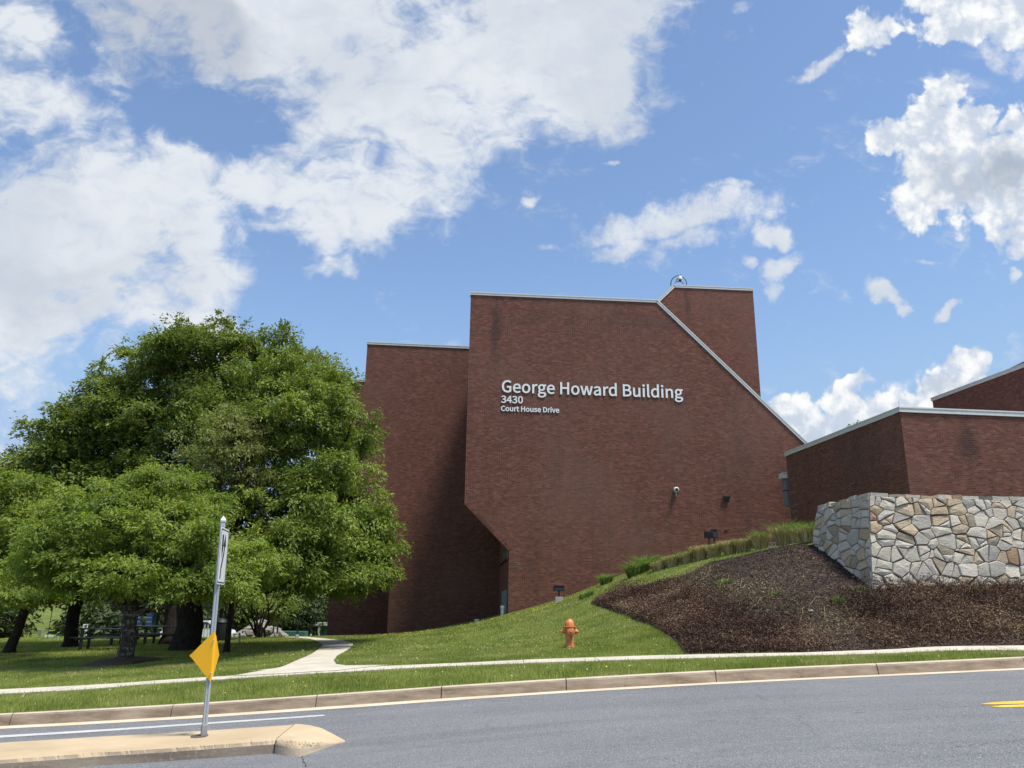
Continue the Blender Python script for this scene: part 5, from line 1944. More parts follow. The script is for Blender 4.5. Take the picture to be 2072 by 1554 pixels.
# pale capped bollards in the grass by the recess
def bollard(px, py, Y, r, h, lab, mat=M_pale):
    p = at(px, py, Y); z = ground(p[0], p[1])
    e = empty('bollard', (p[0], p[1], z), label=lab, cat='bollard')
    m = MB(); m.lathe([(r * .92, -.2), (r * .92, h * .72)], 16); o = m.build('body', mat, smooth=True); o.parent = e
    m = MB(); m.lathe([(r * .92, h * .72), (r * 1.05, h * .74), (r * 1.05, h * .95), (r * .8, h), (.01, h)], 16); o = m.build('cap', mat, smooth=True); o.parent = e
bollard(1017, 1245, 39.8, .11, .48, 'pale capped bollard beside the door in the brick recess')
bollard(964.5, 1262, 40.5, .12, .16, 'low white vent cap in the grass at the dark brick wall')

# ------------------------------------------------------------------ plants
def leaf_quads(P, Dv, L, wid=.42, r=rng):
    """a pointed leaf (two halves with a fold) at each P, growing along Dv, of length L"""
    n = len(P)
    Dv = Dv / (np.linalg.norm(Dv, axis=1)[:, None] + 1e-9)
    up = np.tile([0, 0, 1.0], (n, 1)) + r.normal(0, .45, (n, 3))
    S = np.cross(Dv, up); S /= (np.linalg.norm(S, axis=1)[:, None] + 1e-9)
    N_ = np.cross(S, Dv)
    L = L[:, None]
    a = P; m1 = P + Dv * L * .45 + S * L * wid / 2 + N_ * L * .06; m2 = P + Dv * L * .45 - S * L * wid / 2 + N_ * L * .06
    tip = P + Dv * L - N_ * L * .05
    V = np.stack([a, m1, tip, m2], 1).reshape(-1, 3)
    o = np.arange(n)[:, None] * 4
    F = o + np.array([[0, 1, 2, 3]])
    return V, F


def crown_mesh(name, lobes, per_clump, clump_r, leafL, mat, seedn, flat=.34, density=1.0, droop=.5, inner=.15):
    r = np.random.default_rng(seedn)
    C = []
    for (c, R, w) in lobes:
        c = np.array(c); R = np.array(R)
        area = 4 * math.pi * ((R[0] * R[1]) ** 1.6 + (R[0] * R[2]) ** 1.6 + (R[1] * R[2]) ** 1.6) ** (1 / 1.6) / 3 ** (1 / 1.6)
        n = max(4, int(area / (clump_r ** 2 * 2.1) * density * w))
        u = r.normal(0, 1, (n, 3)); u /= np.linalg.norm(u, axis=1)[:, None]
        u[:, 2] = np.where(u[:, 2] < -.55, u[:, 2] * .6, u[:, 2])
        rad = np.where(r.random(n) < inner, r.uniform(.3, .7, n), r.uniform(.74, 1.06, n))
        C.append(c + u * R * rad[:, None])
    C = np.concatenate(C)
    n = len(C)
    m = r.integers(int(per_clump * .6), int(per_clump * 1.4), n)
    idx = np.repeat(np.arange(n), m)
    k = len(idx)
    sc = (clump_r * r.uniform(.65, 1.25, n))[idx][:, None]
    # leaves sit along a few sprays that leave the heart of the clump
    ang = r.uniform(0, 2 * math.pi, (n, 7)); el = r.normal(0, .28, (n, 7))
    w = r.integers(0, 7, k)
    A = ang[idx, w] + r.normal(0, .22, k); E = el[idx, w] + r.normal(0, .12, k)
    t = r.random(k) ** .62
    dirv = np.stack([np.cos(A) * np.cos(E), np.sin(A) * np.cos(E), np.sin(E)], 1)
    off = dirv * sc * t[:, None]
    off[:, 2] = off[:, 2] * flat * 1.5 - droop * .30 * (t ** 2) * sc[:, 0] + r.normal(0, .09, k) * sc[:, 0]
    P = C[idx] + off
    Dv = dirv + r.normal(0, .55, (k, 3)); Dv[:, 2] -= droop * (.35 + .6 * r.random(k))
    L = leafL * r.uniform(.6, 1.25, k)
    V, F = leaf_quads(P, Dv, L, r=r)
    return np_mesh(name, V, F, mat), C


def curve_pts(a, b, sag, n=7, wob=.0, r=rng):
    a, b = np.array(a, float), np.array(b, float)
    t = np.linspace(0, 1, n)[:, None]
    P = a + (b - a) * t
    L = np.linalg.norm(b - a)
    P[:, 2] += (sag * L * 4 * t * (1 - t))[:, 0]
    P[1:-1] += r.normal(0, wob * L, (n - 2, 3))
    return P


def tree(name, label, bx, by, Y, trunk_r, fork_h, lobes_px, mat, bark, per=170, clump=.75, leafL=.12, seedn=1, density=1.0, group=None, lean=(0, 0), droop=.5, twigs=110, cat='tree', flat=.34, zb=None, inner=.15, forks=None):
    r = np.random.default_rng(seedn)
    p = at(bx, by, Y); z = ground(p[0], p[1]) if zb is None else zb
    base = np.array([p[0], p[1], z])
    e = empty(name, tuple(base), label=label, cat=cat, group=group)
    s = Y * .965 / FPX
    lobes = []
    for L in lobes_px:
        (px, py, rx, ry) = L[:4]; dy = L[4] if len(L) > 4 else 0; w = L[5] if len(L) > 5 else 1.0
        c = at(px, py, Y + dy); f = (Y + dy) * .965 / FPX
        lobes.append((c, (rx * f, max(rx, ry) * f * 1.1, ry * f), w))
    me, C = crown_mesh('crown', lobes, per, clump, leafL, mat, seedn, density=density, droop=droop, flat=flat, inner=inner)
    adopt(link('crown', me), e)
    m = MB()
    fork = base + np.array([lean[0], lean[1], fork_h])
    tp_ = [base - np.array([0, 0, .3])] + [base + (fork - base) * t + r.normal(0, trunk_r * .10, 3) * np.array([1, 1, 0]) for t in (0, .12, .4, .7)] + [fork]
    m.tube(tp_, [trunk_r * 1.75, trunk_r * 1.45, trunk_r * 1.1, trunk_r * .96, trunk_r * .95, trunk_r * 1.0], 14, caps=False)
    ends = []
    for (c, R, w) in lobes:
        a = fork + r.normal(0, trunk_r * .25, 3)
        tgt = c + np.array([0, 0, -R[2] * .25])
        P = curve_pts(a, tgt, r.uniform(-.02, .10), 9, .02, r)
        L = np.linalg.norm(tgt - a)
        r0 = trunk_r * r.uniform(.45, .62)
        rad = np.linspace(r0, .03, 9)
        m.tube(P, rad, 8, caps=False)
        ends.append(P)
    adopt(m.build('trunk', bark, smooth=True), e)
    m = MB()
    allP = np.concatenate([q[2:] for q in ends])
    pick = r.permutation(len(C))[:twigs]
    for i in pick:
        d = np.linalg.norm(allP - C[i], axis=1)
        j = int(np.argmin(d + np.where(allP[:, 2] > C[i, 2] + .3, 2.0, 0)))
        P = curve_pts(allP[j], C[i], r.uniform(-.05, .1), 5, .03, r)
        m.tube(P, np.linspace(.035, .008, 5), 4, caps=False)
    adopt(tag(m.build('branch', bark), kind='stuff'), e)
    return e


GT = 'park trees standing on the lawn left of the brick building'
# front ornamental cherry, its crown spreading low and wide
tree('cherry_tree', 'nearest low spreading tree with bright green leaves and lichened trunk in a mulch ring', 250, 1342, 24.0, .215, 1.45,
     [(260, 1080, 160, 90, 0), (150, 1110, 90, 70, -1.2), (380, 1090, 100, 80, -.8), (470, 1135, 80, 66, 0), (330, 1010, 110, 60, .8), (200, 1020, 90, 50, .6), (530, 1150, 48, 44, .4), (110, 1160, 60, 40, -.5), (430, 1180, 90, 40, -1.4), (280, 1165, 120, 40, -1.6), (330, 960, 60, 30, .5)],
     M_leafA, M_bark, per=330, clump=.62, leafL=.122, seedn=101, density=1.85, inner=.35, flat=.46, twigs=120, group=GT, droop=.7)
# big tree whose crown fills the middle and hangs in front of the brick wall
tree('broad_tree', 'largest broad dark-trunked tree whose crown hangs in front of the brick wall', 376, 1316, 30.0, .47, 2.1,
     [(600, 860, 115, 105, 0), (660, 970, 100, 90, -.6), (690, 1090, 105, 85, 0), (580, 1040, 120, 100, -1), (560, 760, 80, 60, 1), (720, 1160, 60, 50, .5), (640, 1160, 80, 60, .8), (470, 1080, 110, 90, .5), (560, 1125, 100, 56, -3.4), (640, 1060, 80, 60, -3.0), (690, 1150, 62, 44, -2.6), (450, 1130, 100, 50, -3), (500, 900, 90, 80, .5), (740, 1040, 60, 55, .4), (670, 800, 50, 60, 1.0), (700, 880, 56, 76, .4), (745, 1110, 60, 90, .4)],
     M_leafB, M_bark2, per=300, clump=.80, leafL=.158, seedn=202, density=1.75, inner=.35, flat=.62, twigs=160, group=GT, droop=.6)
tree('tall_tree', 'tallest dark green tree rising behind the other crowns', 345, 1303, 35.0, .34, 3.0,
     [(440, 720, 130, 70, 0), (340, 730, 85, 72, 0), (560, 730, 70, 62, .5), (400, 850, 150, 90, .4), (260, 850, 90, 80, 0), (620, 745, 55, 42, .6), (330, 950, 140, 70, .6), (480, 830, 130, 80, 1.2), (675, 765, 34, 40, .8), (262, 775, 75, 62, .3), (225, 840, 80, 60, .3)],
     M_leafC, M_bark2, per=240, clump=.90, leafL=.19, seedn=303, density=1.7, inner=.35, flat=.62, twigs=160, group=GT)
tree('pale_tree', 'thin-trunked tree with sparse pale yellowish leaves between the darker crowns', 461, 1290, 27.5, .085, 3.0,
     [(440, 900, 72, 62, 0), (480, 870, 60, 42, .4), (420, 960, 60, 50, .2), (500, 950, 50, 50, .3)],
     M_leafD, M_bark2, per=110, clump=.6, leafL=.13, seedn=404, density=1.5, twigs=120, group=GT, zb=None)
tree('left_park_tree', 'tree at the picture edge with a leaning curved dark trunk', 18, 1321, 30.0, .17, 1.8,
     [(20, 1080, 110, 80, 0), (-90, 1060, 120, 110, 0), (60, 1160, 70, 50, -.6), (-30, 1180, 90, 50, -.6), (30, 1010, 80, 60, .5), (20, 1190, 100, 36, -3.5), (-120, 1180, 80, 50, 0)],
     M_leafA, M_bark2, per=190, clump=.78, leafL=.18, seedn=505, density=1.45, inner=.35, flat=.5, twigs=90, group=GT, lean=(.28, .2), droop=.6)
tree('forked_tree', 'tree with a dark forked trunk behind the low spreading tree', 140, 1309, 35.0, .26, 1.9,
     [(190, 890, 95, 75, 0), (130, 960, 100, 70, 0), (90, 930, 60, 55, .5), (230, 990, 110, 60, 0), (60, 1010, 80, 50, 0), (150, 1080, 120, 60, 0), (120, 1140, 120, 50, -4), (250, 820, 60, 60, .6), (15, 970, 50, 36, 0), (120, 1180, 90, 36, 0), (180, 840, 62, 48, .3), (110, 885, 56, 40, .3)],
     M_leafC, M_bark2, per=180, clump=.9, leafL=.22, seedn=606, density=1.6, inner=.35, flat=.62, twigs=110, group=GT)

# many-stemmed shrub and slim trunks in the shade
def stems(name, label, px, py, Y, n, spread, h, lobes_px, mat, seedn, cat='shrub', per=60, clump=.6, leafL=.12, density=.7):
    r = np.random.default_rng(seedn)
    p = at(px, py, Y); z = ground(p[0], p[1])
    e = empty(name, (p[0], p[1], z), label=label, cat=cat)
    for i in range(n):
        m = MB(); a = (p[0] + r.normal(0, .12), p[1] + r.normal(0, .12), z - .1)
        w = (i / max(n - 1, 1) - .5) * 2
        b = (p[0] + w * spread + r.normal(0, .1), p[1] + r.normal(0, .5), z + h * r.uniform(.8, 1.1))
        m.tube(curve_pts(a, b, r.uniform(-.03, .05), 8, .018, r), np.linspace(.06, .015, 8), 6, caps=False)
        adopt(m.build('stem', M_bark2, smooth=True), e)
    lobes = []
    for L in lobes_px:
        f = Y * .965 / FPX
        lobes.append((at(L[0], L[1], Y), (L[2] * f, L[2] * f * .9, L[3] * f), 1.0))
    me, C = crown_mesh('foliage', lobes, per, clump, leafL, mat, seedn, density=density)
    adopt(link('foliage', me), e)
    return e


stems('many_stemmed_shrub', 'many-stemmed shrub with bare spreading stems in the shade beside the path', 524, 1291, 38, 9, 1.5, 2.9, [(530, 1205, 80, 30), (470, 1215, 50, 25), (590, 1215, 50, 24)], M_leafC, 71)
stems('slim_dark_tree', 'slim straight dark stem between the broad tree and the many-stemmed shrub', 461, 1291, 37, 2, .25, 3.4, [(455, 1215, 50, 24)], M_leafC, 72, cat='young tree')
stems('bush', 'pale green leafy bush against the foot of the dark brick wall', 655, 1284, 58, 5, .5, 1.6, [(655, 1262, 10, 16)], M_leafD, 73, per=40, clump=.3, density=1.5)

# trees and bushes far behind
GB = 'bushy trees in the distance behind the park'
far_spec = [(-90, 1300, 62, 130, 110, M_leafE), (190, 1296, 52, 60, 62, M_leafE), (255, 1290, 60, 70, 80, M_leafE), (330, 1290, 64, 70, 90, M_leafE), (410, 1290, 70, 80, 110, M_leafE), (490, 1285, 72, 80, 120, M_leafC), (560, 1285, 95, 80, 110, M_leafE), (625, 1280, 105, 70, 90, M_leafD), (690, 1280, 100, 60, 90, M_leafE), (120, 1270, 95, 60, 70, M_leafC), (300, 1250, 110, 110, 110, M_leafC), (-230, 1300, 70, 150, 150, M_leafC)]  # last one stands unseen left of the view, added for its shade
flab = ['dense distant tree beyond the frame-side park tree', 'pale bushy tree low behind the slanting sign', 'mid green distant tree behind the cherry trunk', 'pale distant tree glimpsed beside the broad trunk', 'distant tree glimpsed behind the shelter', 'dark distant tree behind the slim stems', 'tall distant tree behind the many-stemmed shrub', 'pale distant tree above the green cabin roof', 'distant tree hidden behind the brick wall edge', 'dark distant tree at the top of the grassy slope', 'dark distant tree behind the cherry crown', 'unseen distant tree left of the view, added for shade']
for i, ((bx, by, Y, w, h, mt), lb) in enumerate(zip(far_spec, flab)):
    cy = by - h * .62
    tree('distant_tree', lb, bx, by, Y, .16, 1.5, [(bx, cy, w, h * .5, 0), (bx - w * .45, cy + h * .2, w * .6, h * .36, 0), (bx + w * .5, cy + h * .15, w * .6, h * .38, -1), (bx, cy + h * .42, w * .8, h * .25, -1)], mt, M_bark2, per=75, clump=1.3, leafL=.52, seedn=900 + i, density=1.3, group=GB, twigs=12)
# tip of a tree above the low roof
tree('roof_edge_tree', 'green tree tip just showing above the low brick roof edge', 1733, 1000, 60, .2, 6, [(1734, 858, 9, 12, 0), (1730, 900, 26, 34, 0), (1740, 960, 40, 40, 0)], M_leafC, M_bark2, per=60, clump=.6, leafL=.22, seedn=950, density=1.2, twigs=8, zb=3.0)

# mulch ring and bare soil
cb = onland(250, 1342, 16, 40)
mr = [(cb[0] + math.cos(t) * .95 * (1 + .12 * math.sin(3 * t)) - .05, cb[1] + math.sin(t) * 1.6) for t in np.linspace(0, 2 * math.pi, 25)[:-1]]


def ring_z(X, Y):
    d = np.hypot((X - cb[0]) / .95, (Y - cb[1]) / 1.6)
    return landz(X, Y) + .16 * np.clip(1 - d, 0, 1) ** .6


tag(link('tree_mulch_ring', drape_poly('tree_mulch_ring', mr, .2, .02, material('bark_mulch', f_concrete((.08, .048, .034), (.12, .075, .055), (.16, .105, .078), .5), rough=1), zf=ring_z)), kind='structure')
bs = onland(350, 1352, 16, 40)
tag(link('bare_soil', drape_poly('bare_soil', [(bs[0] + math.cos(t) * .75, bs[1] + math.sin(t) * .55 * (1 + .3 * math.sin(2 * t))) for t in np.linspace(0, 2 * math.pi, 19)[:-1]], .2, .03, material('bare_soil', f_concrete((.09, .045, .03), (.12, .065, .045), (.16, .09, .065), .4), rough=1))), kind='structure')

# ------------------------------------------------------------------ grass
walk_poly = np.concatenate([frP[:, :2], bkP[::-1, :2]])


def walk_zone(X, Y):
    return (Y > fX(X) - .02) & (Y < bX(X) + .02)


bed_arr = np.array(bed_poly)
wall_poly = np.array([T1[:2], T0[:2], T2[:2], T2[:2] + np.array([0, 8]), T1[:2] + np.array([2, 8])])


def blades(name, n, xr, yr, h, w, mat, seedn, test, zoff=.0, lean=.35, bend=True, hvar=.35):
    r = np.random.default_rng(seedn)
    X = r.uniform(*xr, n); Y = r.uniform(*yr, n)
    k = test(X, Y, r)
    X, Y = X[k], Y[k]; n = len(X)
    Z = landz(X, Y) + zoff
    # keep only what stands in front of or near the view
    hh = h * (1 + hvar * r.normal(0, 1, n)).clip(.35, 2.2)
    # the mower leaves the grass shorter along the pavement
    hh *= np.interp(fX(X) - Y, [-5, 0, .05, 1.1], [1, 1, .38, 1])
    a = r.uniform(0, 2 * math.pi, n)
    la = r.uniform(0, 2 * math.pi, n); ln = np.abs(r.normal(0, lean, n)) * hh
    ww = w * r.uniform(.7, 1.3, n)
    B = np.stack([X, Y, Z], 1)
    sd = np.stack([np.cos(a), np.sin(a), 0 * a], 1) * ww[:, None] / 2
    T = B + np.stack([np.cos(la) * ln, np.sin(la) * ln, hh], 1)
    V = np.stack([B - sd, B + sd, T], 1).reshape(-1, 3)
    F = np.arange(n)[:, None] * 3 + np.array([[0, 1, 2]])
    return np_mesh(name, V, F, mat)


def in_view(X, Y, m=.6):
    return np.abs(X) < Y * .70 + m


def verge_test(X, Y, r):
    ky = kerbY(X)
    return (Y > ky + .16) & (Y < fX(X) + .03) & in_view(X, Y)


def lawn_ok(X, Y):
    k = (Y > bX(X) - .03) & in_view(X, Y) & ~inside_poly(X, Y, bed_arr) & ~inside_poly(X, Y, path_poly) & ~inside_poly(X, Y, apron_poly)
    j = (X - cb[0]) ** 2 / .9 ** 2 + (Y - cb[1]) ** 2 / 1.5 ** 2 > 1
    wx = sR + pm.P[0]
    behind = (Y > pm.P[1] + (X - pm.P[0]) * math.tan(A_MAIN)) & (X > pm.xyz(sR, 0)[0])
    return k & j & ~behind


def lawn_test(X, Y, r):
    return lawn_ok(X, Y) & (Y < 24)


def lawn_test2(X, Y, r):
    return lawn_ok(X, Y) & (Y >= 24) & (X < 9)


tag(link('verge_grass', blades('verge_grass', 270000, (-13, 12), (14.0, 19.0), .058, .011, M_blade, 31, verge_test)), 'short green grass on the verge between kerb and pavement', 'grass', kind='stuff')
tag(link('lawn_grass', blades('lawn_grass', 420000, (-17, 6), (16.5, 24.0), .048, .015, M_blade, 32, lawn_test)), 'mown green grass of the lawn', 'grass', kind='stuff')
tag(link('far_lawn_grass', blades('far_lawn_grass', 330000, (-26, 9), (24, 46.0), .048, .023, M_blade, 33, lawn_test2)), 'mown grass farther up the slope towards the building', 'grass', kind='stuff')

# clover heads and dandelions
r = np.random.default_rng(55)
def dots(name, n, mat, zones, s, lab):
    m_v = []; m_f = []; c = 0
    pts = []
    for (xa, xb, ya, yb, k) in zones:
        X = r.uniform(xa, xb, k * 3); Y = r.uniform(ya, yb, k * 3)
        ok = lawn_ok(X, Y) | verge_test(X, Y, r)
        pts.append(np.stack([X[ok], Y[ok]], 1)[:k])
    P = np.concatenate(pts); Z = landz(P[:, 0], P[:, 1]) + r.uniform(.04, .09, len(P))
    oct_ = np.array([[1, 0, 0], [0, 1, 0], [-1, 0, 0], [0, -1, 0], [0, 0, 1], [0, 0, -1.]])
    fo = np.array([[0, 1, 4], [1, 2, 4], [2, 3, 4], [3, 0, 4], [1, 0, 5], [2, 1, 5], [3, 2, 5], [0, 3, 5]])
    sz_ = s * r.uniform(.6, 1.3, len(P))
    V = (np.column_stack([P, Z])[:, None] + oct_[None] * sz_[:, None, None]).reshape(-1, 3)
    F = (np.arange(len(P))[:, None, None] * 6 + fo[None]).reshape(-1, 3)
    tag(link(name, np_mesh(name, V, F, mat)), lab, 'flowers', kind='stuff')


dots('clover_heads', 1, M_flowerw, [(-14, 4, 18, 26, 110), (-9, 3, 24, 36, 180), (-13, 10, 14.3, 17, 40), (-20, -6, 24, 34, 60)], .014, 'white clover heads dotted over the lawn')
dots('dandelions', 1, M_flowery, [(-6, 3, 33, 38, 90), (-14, 4, 18, 28, 26), (0, 4, 34, 37, 40), (-13, 9, 14.3, 16.5, 8)], .016, 'yellow dandelions dotted over the lawn')

# ------------------------------------------------------------------ ground cover on the bank
def cover(name, n, mat, seedn, zone, L, hmax, label, horizontal=.6, cat='ground cover'):
    r = np.random.default_rng(seedn)
    X = r.uniform(1.5, 16, n); Y = r.uniform(17.5, 36, n)
    k = inside_poly(X, Y, bed_arr) & ~inside_poly(X, Y, wall_poly) & in_view(X, Y)
    X, Y = X[k], Y[k]
    k = zone(X, Y, r); X, Y = X[k], Y[k]; n = len(X)
    patch = np.sin(X * 2.3 + np.sin(Y * 1.7) * 1.3) * np.sin(Y * 2.9 + X) * .5 + .5
    Z = landz(X, Y) + .03 + r.random(n) ** 1.3 * hmax * (.45 + .75 * patch)
    Dv = r.normal(0, 1, (n, 3)); Dv[:, 2] = Dv[:, 2] * horizontal + .1
    V, F = leaf_quads(np.stack([X, Y, Z], 1), Dv, L * r.uniform(.5, 1.5, n), .4, r)
    return tag(link(name, np_mesh(name, V, F, mat)), label, cat, kind='stuff')


def pxmap(X, Y):
    Z = landz(X, Y)
    d = np.stack([X, Y, Z], -1) - EYE
    zc = d @ Fv
    return CX + FPX * (d @ Rv) / zc, CY - FPX * (d @ Uv) / zc


# the regions on the bank, by place: maroon growth on the lower half, weedy band across the middle, mulch above
pA = [onland(*p, 16.5, 40)[:2] for p in [(1200, 1222), (1260, 1196), (1345, 1188), (1440, 1222), (1530, 1262), (1600, 1262), (1650, 1300), (1700, 1310), (1640, 1322), (1392, 1327), (1372, 1303), (1345, 1284), (1300, 1260)]]
pB = [tuple(p) for p in [onland(*q, 16.5, 40)[:2] for q in [(1700, 1215), (1760, 1196), (2072, 1190), (2200, 1190), (2200, 1296), (2072, 1290), (1900, 1300), (1800, 1312), (1750, 1300), (1740, 1260)]]]
pC = [onland(*p, 16.5, 40)[:2] for p in [(1260, 1190), (1330, 1172), (1420, 1150), (1460, 1170), (1560, 1195), (1680, 1225), (1760, 1215), (1730, 1290), (1640, 1275), (1520, 1268), (1420, 1225), (1330, 1195)]]
pA, pB, pC = np.array(pA), np.array(pB), np.array(pC)


def soft_in(poly):
    def f(X, Y, r):
        return inside_poly(X + r.normal(0, .28, len(X)), Y + r.normal(0, .28, len(X)), poly)
    return f


def zAB(X, Y, r):
    return soft_in(pA)(X, Y, r) | soft_in(pB)(X, Y, r)


cover('maroon_ground_cover', 820000, M_cover, 61, zAB, .055, .34, 'dark maroon cut-back ground cover on the mulch bank')
cover('weedy_ground_cover', 300000, M_cover2, 62, lambda X, Y, r: soft_in(pC)(X, Y, r) & (r.random(len(X)) < .75), .06, .13, 'straw-coloured and green weeds across the middle of the bank')
cover('mulch_chips', 320000, M_chip, 63, lambda X, Y, r: r.random(len(X)) < .8, .045, .02, 'loose shredded mulch on the bank', .25, 'mulch')
# bare twigs and runners
def twigs_fn(n, seedn):
    r = np.random.default_rng(seedn); m = MB(); k = 0
    while k < n:
        x, y = r.uniform(2, 15), r.uniform(18, 27)
        if not (inside_poly(np.array([x]), np.array([y]), pA)[0] or inside_poly(np.array([x]), np.array([y]), pB)[0] or inside_poly(np.array([x]), np.array([y]), pC)[0]): continue
        z = ground(x, y); a = r.uniform(0, 6.28); L = r.uniform(.15, .5)
        b = (x + math.cos(a) * L, y + math.sin(a) * L * .5, z + r.uniform(.1, .5))
        m.tube(curve_pts((x, y, z), b, r.uniform(0, .25), 5, .03, r), np.linspace(.005, .002, 5), 3, caps=False); k += 1
    return m
tag(twigs_fn(170, 64).build('dry_runners', M_straw), 'dry tan runners and twigs over the ground cover', 'twigs', kind='stuff')

# green weeds that stand out
def tuft(px, py, n, L, rad, mat, name, label, cat='plant', Y=None, group=None, up=.9, width=.10, straw=0, zf=None):
    p = onland(px, py, 16.5, 40) if Y is None else at(px, py, Y)
    z = ground(p[0], p[1]) + .02
    r = np.random.default_rng(int(px * 7 + py))
    e = empty(name, (p[0], p[1], z), label=label, cat=cat, group=group)

    def bl(nm, n, L, rad, mat, up, arch, w, top_cut=0):
        a = r.uniform(0, 2 * math.pi, n); q = np.sqrt(r.random(n)) * rad
        B = np.stack([np.cos(a) * q, np.sin(a) * q * .8, 0 * a], 1)
        B[:, 2] = landz(p[0] + B[:, 0], p[1] + B[:, 1]) + .02 - z
        da = a + r.normal(0, .5, n)
        o = q / rad
        dirh = np.stack([np.cos(da), np.sin(da), 0 * da], 1)
        LL = L * r.uniform(.65, 1.1, n)
        if top_cut: LL = L * r.uniform(.88, 1.06, n)
        lean = (.15 + .55 * o * (1 - up * .5))[:, None] * dirh
        up1 = np.array([0, 0, 1.0])
        m1 = B + (up1 + lean * .7) * (LL * .55)[:, None]
        t1 = B + (up1 * (1 - arch) + lean * (1 + arch * 1.6)) * LL[:, None]
        s_ = np.stack([-np.sin(da + r.normal(0, .8, n)), np.cos(da), 0 * da], 1) * w * r.uniform(.6, 1.2, n)[:, None]
        k = .35 if not top_cut else .8
        V = np.stack([B - s_, B + s_, m1 + s_ * .9, m1 - s_ * .9, t1 + s_ * k * .4, t1 - s_ * k * .4], 1).reshape(-1, 3)
        i = np.arange(n)[:, None] * 6
        F = np.concatenate([i + np.array([[0, 1, 2, 3]]), i + np.array([[3, 2, 4, 5]])])
        o_ = link(nm, np_mesh(nm, V, F, mat)); o_.parent = e
    if straw:
        bl('cut_stems', int(n * .55), straw * 1.12, rad, M_straw, .35, 0.0, .013, 1)
        bl('new_blades', int(n * .40), L * 1.25, rad * .75, mat, .6, .25, .008)
    else:
        bl('blades', n, L, rad, mat, up, .22, .008 if width is None else width)
    return e


GO = 'cut-back ornamental grass clumps along the top of the bank'
clumps = [(1335, 1156, 32.5, .50, .42, .34, 'first straw clump of the row, beside the leafy green plant'), (1362, 1150, 32.2, .46, .45, .36, 'second straw clump of the row counted from the leafy green plant'), (1390, 1146, 31.8, .44, .5, .38, 'third straw clump of the row, in front of the floodlights'),
          (1418, 1141, 31.4, .40, .5, .44, 'tall narrow straw clump just in front of the wider floodlight'), (1447, 1136, 31.0, .44, .5, .42, 'straw clump right of the narrower floodlight'), (1478, 1131, 30.6, .40, .5, .42, 'straw clump in the middle of the gap between floodlights and stone wall'), (1506, 1128, 30.2, .40, .55, .46, 'straw clump at the upper edge of the bare mulch'),
          (1541, 1113, 29.6, .44, .72, .50, 'highest straw clump beside the pale grate at the hilltop'), (1588, 1110, 28.2, .46, .85, .52, 'tall green and straw clump in front of the brick corner'), (1612, 1118, 27.6, .34, .72, .40, 'green leafy clump between the brick corner and the stone wall'), (1640, 1134, 26.3, .50, .66, .50, 'wide straw clump against the stone wall end')]
for (px, py, Y, rad, L, st, lb) in clumps:
    tuft(px, py, 560, L, rad * .55, M_newgrass, 'ornamental_grass', lb, 'ornamental grass', Y=Y + (px % 7 - 3) * .07, group=GO, straw=st * (.82 + .09 * (px % 5)))
for (px, py, Y, rad, L, lb) in ((1375, 1132, 34.5, .9, .42, 'soft grey-green grass behind the left straw clumps'), (1462, 1117, 34, .9, .48, 'soft green grass behind the middle straw clumps'), (1500, 1112, 33, .8, .5, 'soft green grass behind the right straw clumps')):
    tuft(px, py, 1500, L, rad, M_newgrass, 'ornamental_grass', lb, 'ornamental grass', Y=Y, group=GO, width=.007)
tuft(1287, 1166, 230, .75, .34, M_newgrass, 'leafy_plant', 'broad-bladed green plant at the foot of the row of straw clumps', 'plant', Y=34, width=.020, up=0.0)
tuft(1308, 1150, 300, .85, .30, M_newgrass, 'leafy_plant', 'dark green arching plant behind the broad-bladed one', 'plant', Y=34.6, width=.013, up=0.0)
tuft(1226, 1177, 170, .60, .26, M_newgrass, 'small_shrub', 'small dark green shrub alone against the foot of the brick wall', 'shrub', Y=37.0, width=.018, up=0.0)
tuft(1186, 1204, 200, .32, .28, M_newgrass, 'weed_tuft', 'bright green weed tuft at the edge of the lawn near the floodlight', 'weed', Y=33, width=.010)
tuft(1465, 1186, 120, .24, .22, M_newgrass, 'weed_tuft', 'bright green weeds in the middle of the bank', 'weed', width=.010)
tuft(1700, 1222, 110, .22, .2, M_newgrass, 'weed_tuft', 'green weeds below the foot of the stone wall corner', 'weed', width=.010)
tuft(1742, 1203, 120, .22, .25, M_newgrass, 'weed_tuft', 'green weeds hard against the stone wall corner', 'weed', width=.010)
tuft(1570, 1206, 60, .16, .14, M_newgrass, 'weed_tuft', 'single green weed in the bare mulch', 'weed', width=.010)
tuft(1985, 1200, 60, .22, .16, M_newgrass, 'weed_tuft', 'green seedling in the maroon cover under the stone wall', 'weed', width=.010)
# pale grate at the top of the bank
gp = at(1565, 1102, 30.5); gz = ground(gp[0], gp[1])
e = empty('drain_grate', (gp[0], gp[1], gz), label='small pale grate standing between the two tallest grass clumps', cat='grate')
m = MB()
for i in range(4): m.box((-.2 + i * .13, 0, .09), (.03, .04, .12))
m.box((0, 0, .16), (.5, .05, .03)); m.box((0, 0, .02), (.5, .05, .04))
o = m.build('grille', M_grey); o.parent = e
wr = onland(1642, 1250, 17, 30)
e = tag(link('white_pebble', None if False else (lambda mm: mm)(MB().lathe([(.01, 0), (.06, .02), (.07, .05), (.04, .08), (.01, .09)], 8).mesh('white_pebble', M_rock)), None, (wr[0], wr[1], wr[2] + .12)), 'single white stone lying in the maroon ground cover', 'stone')

# ------------------------------------------------------------------ things under and behind the trees
def P3(px, py, Y):
    p = at(px, py, Y); return np.array([p[0], p[1], ground(p[0], p[1])])


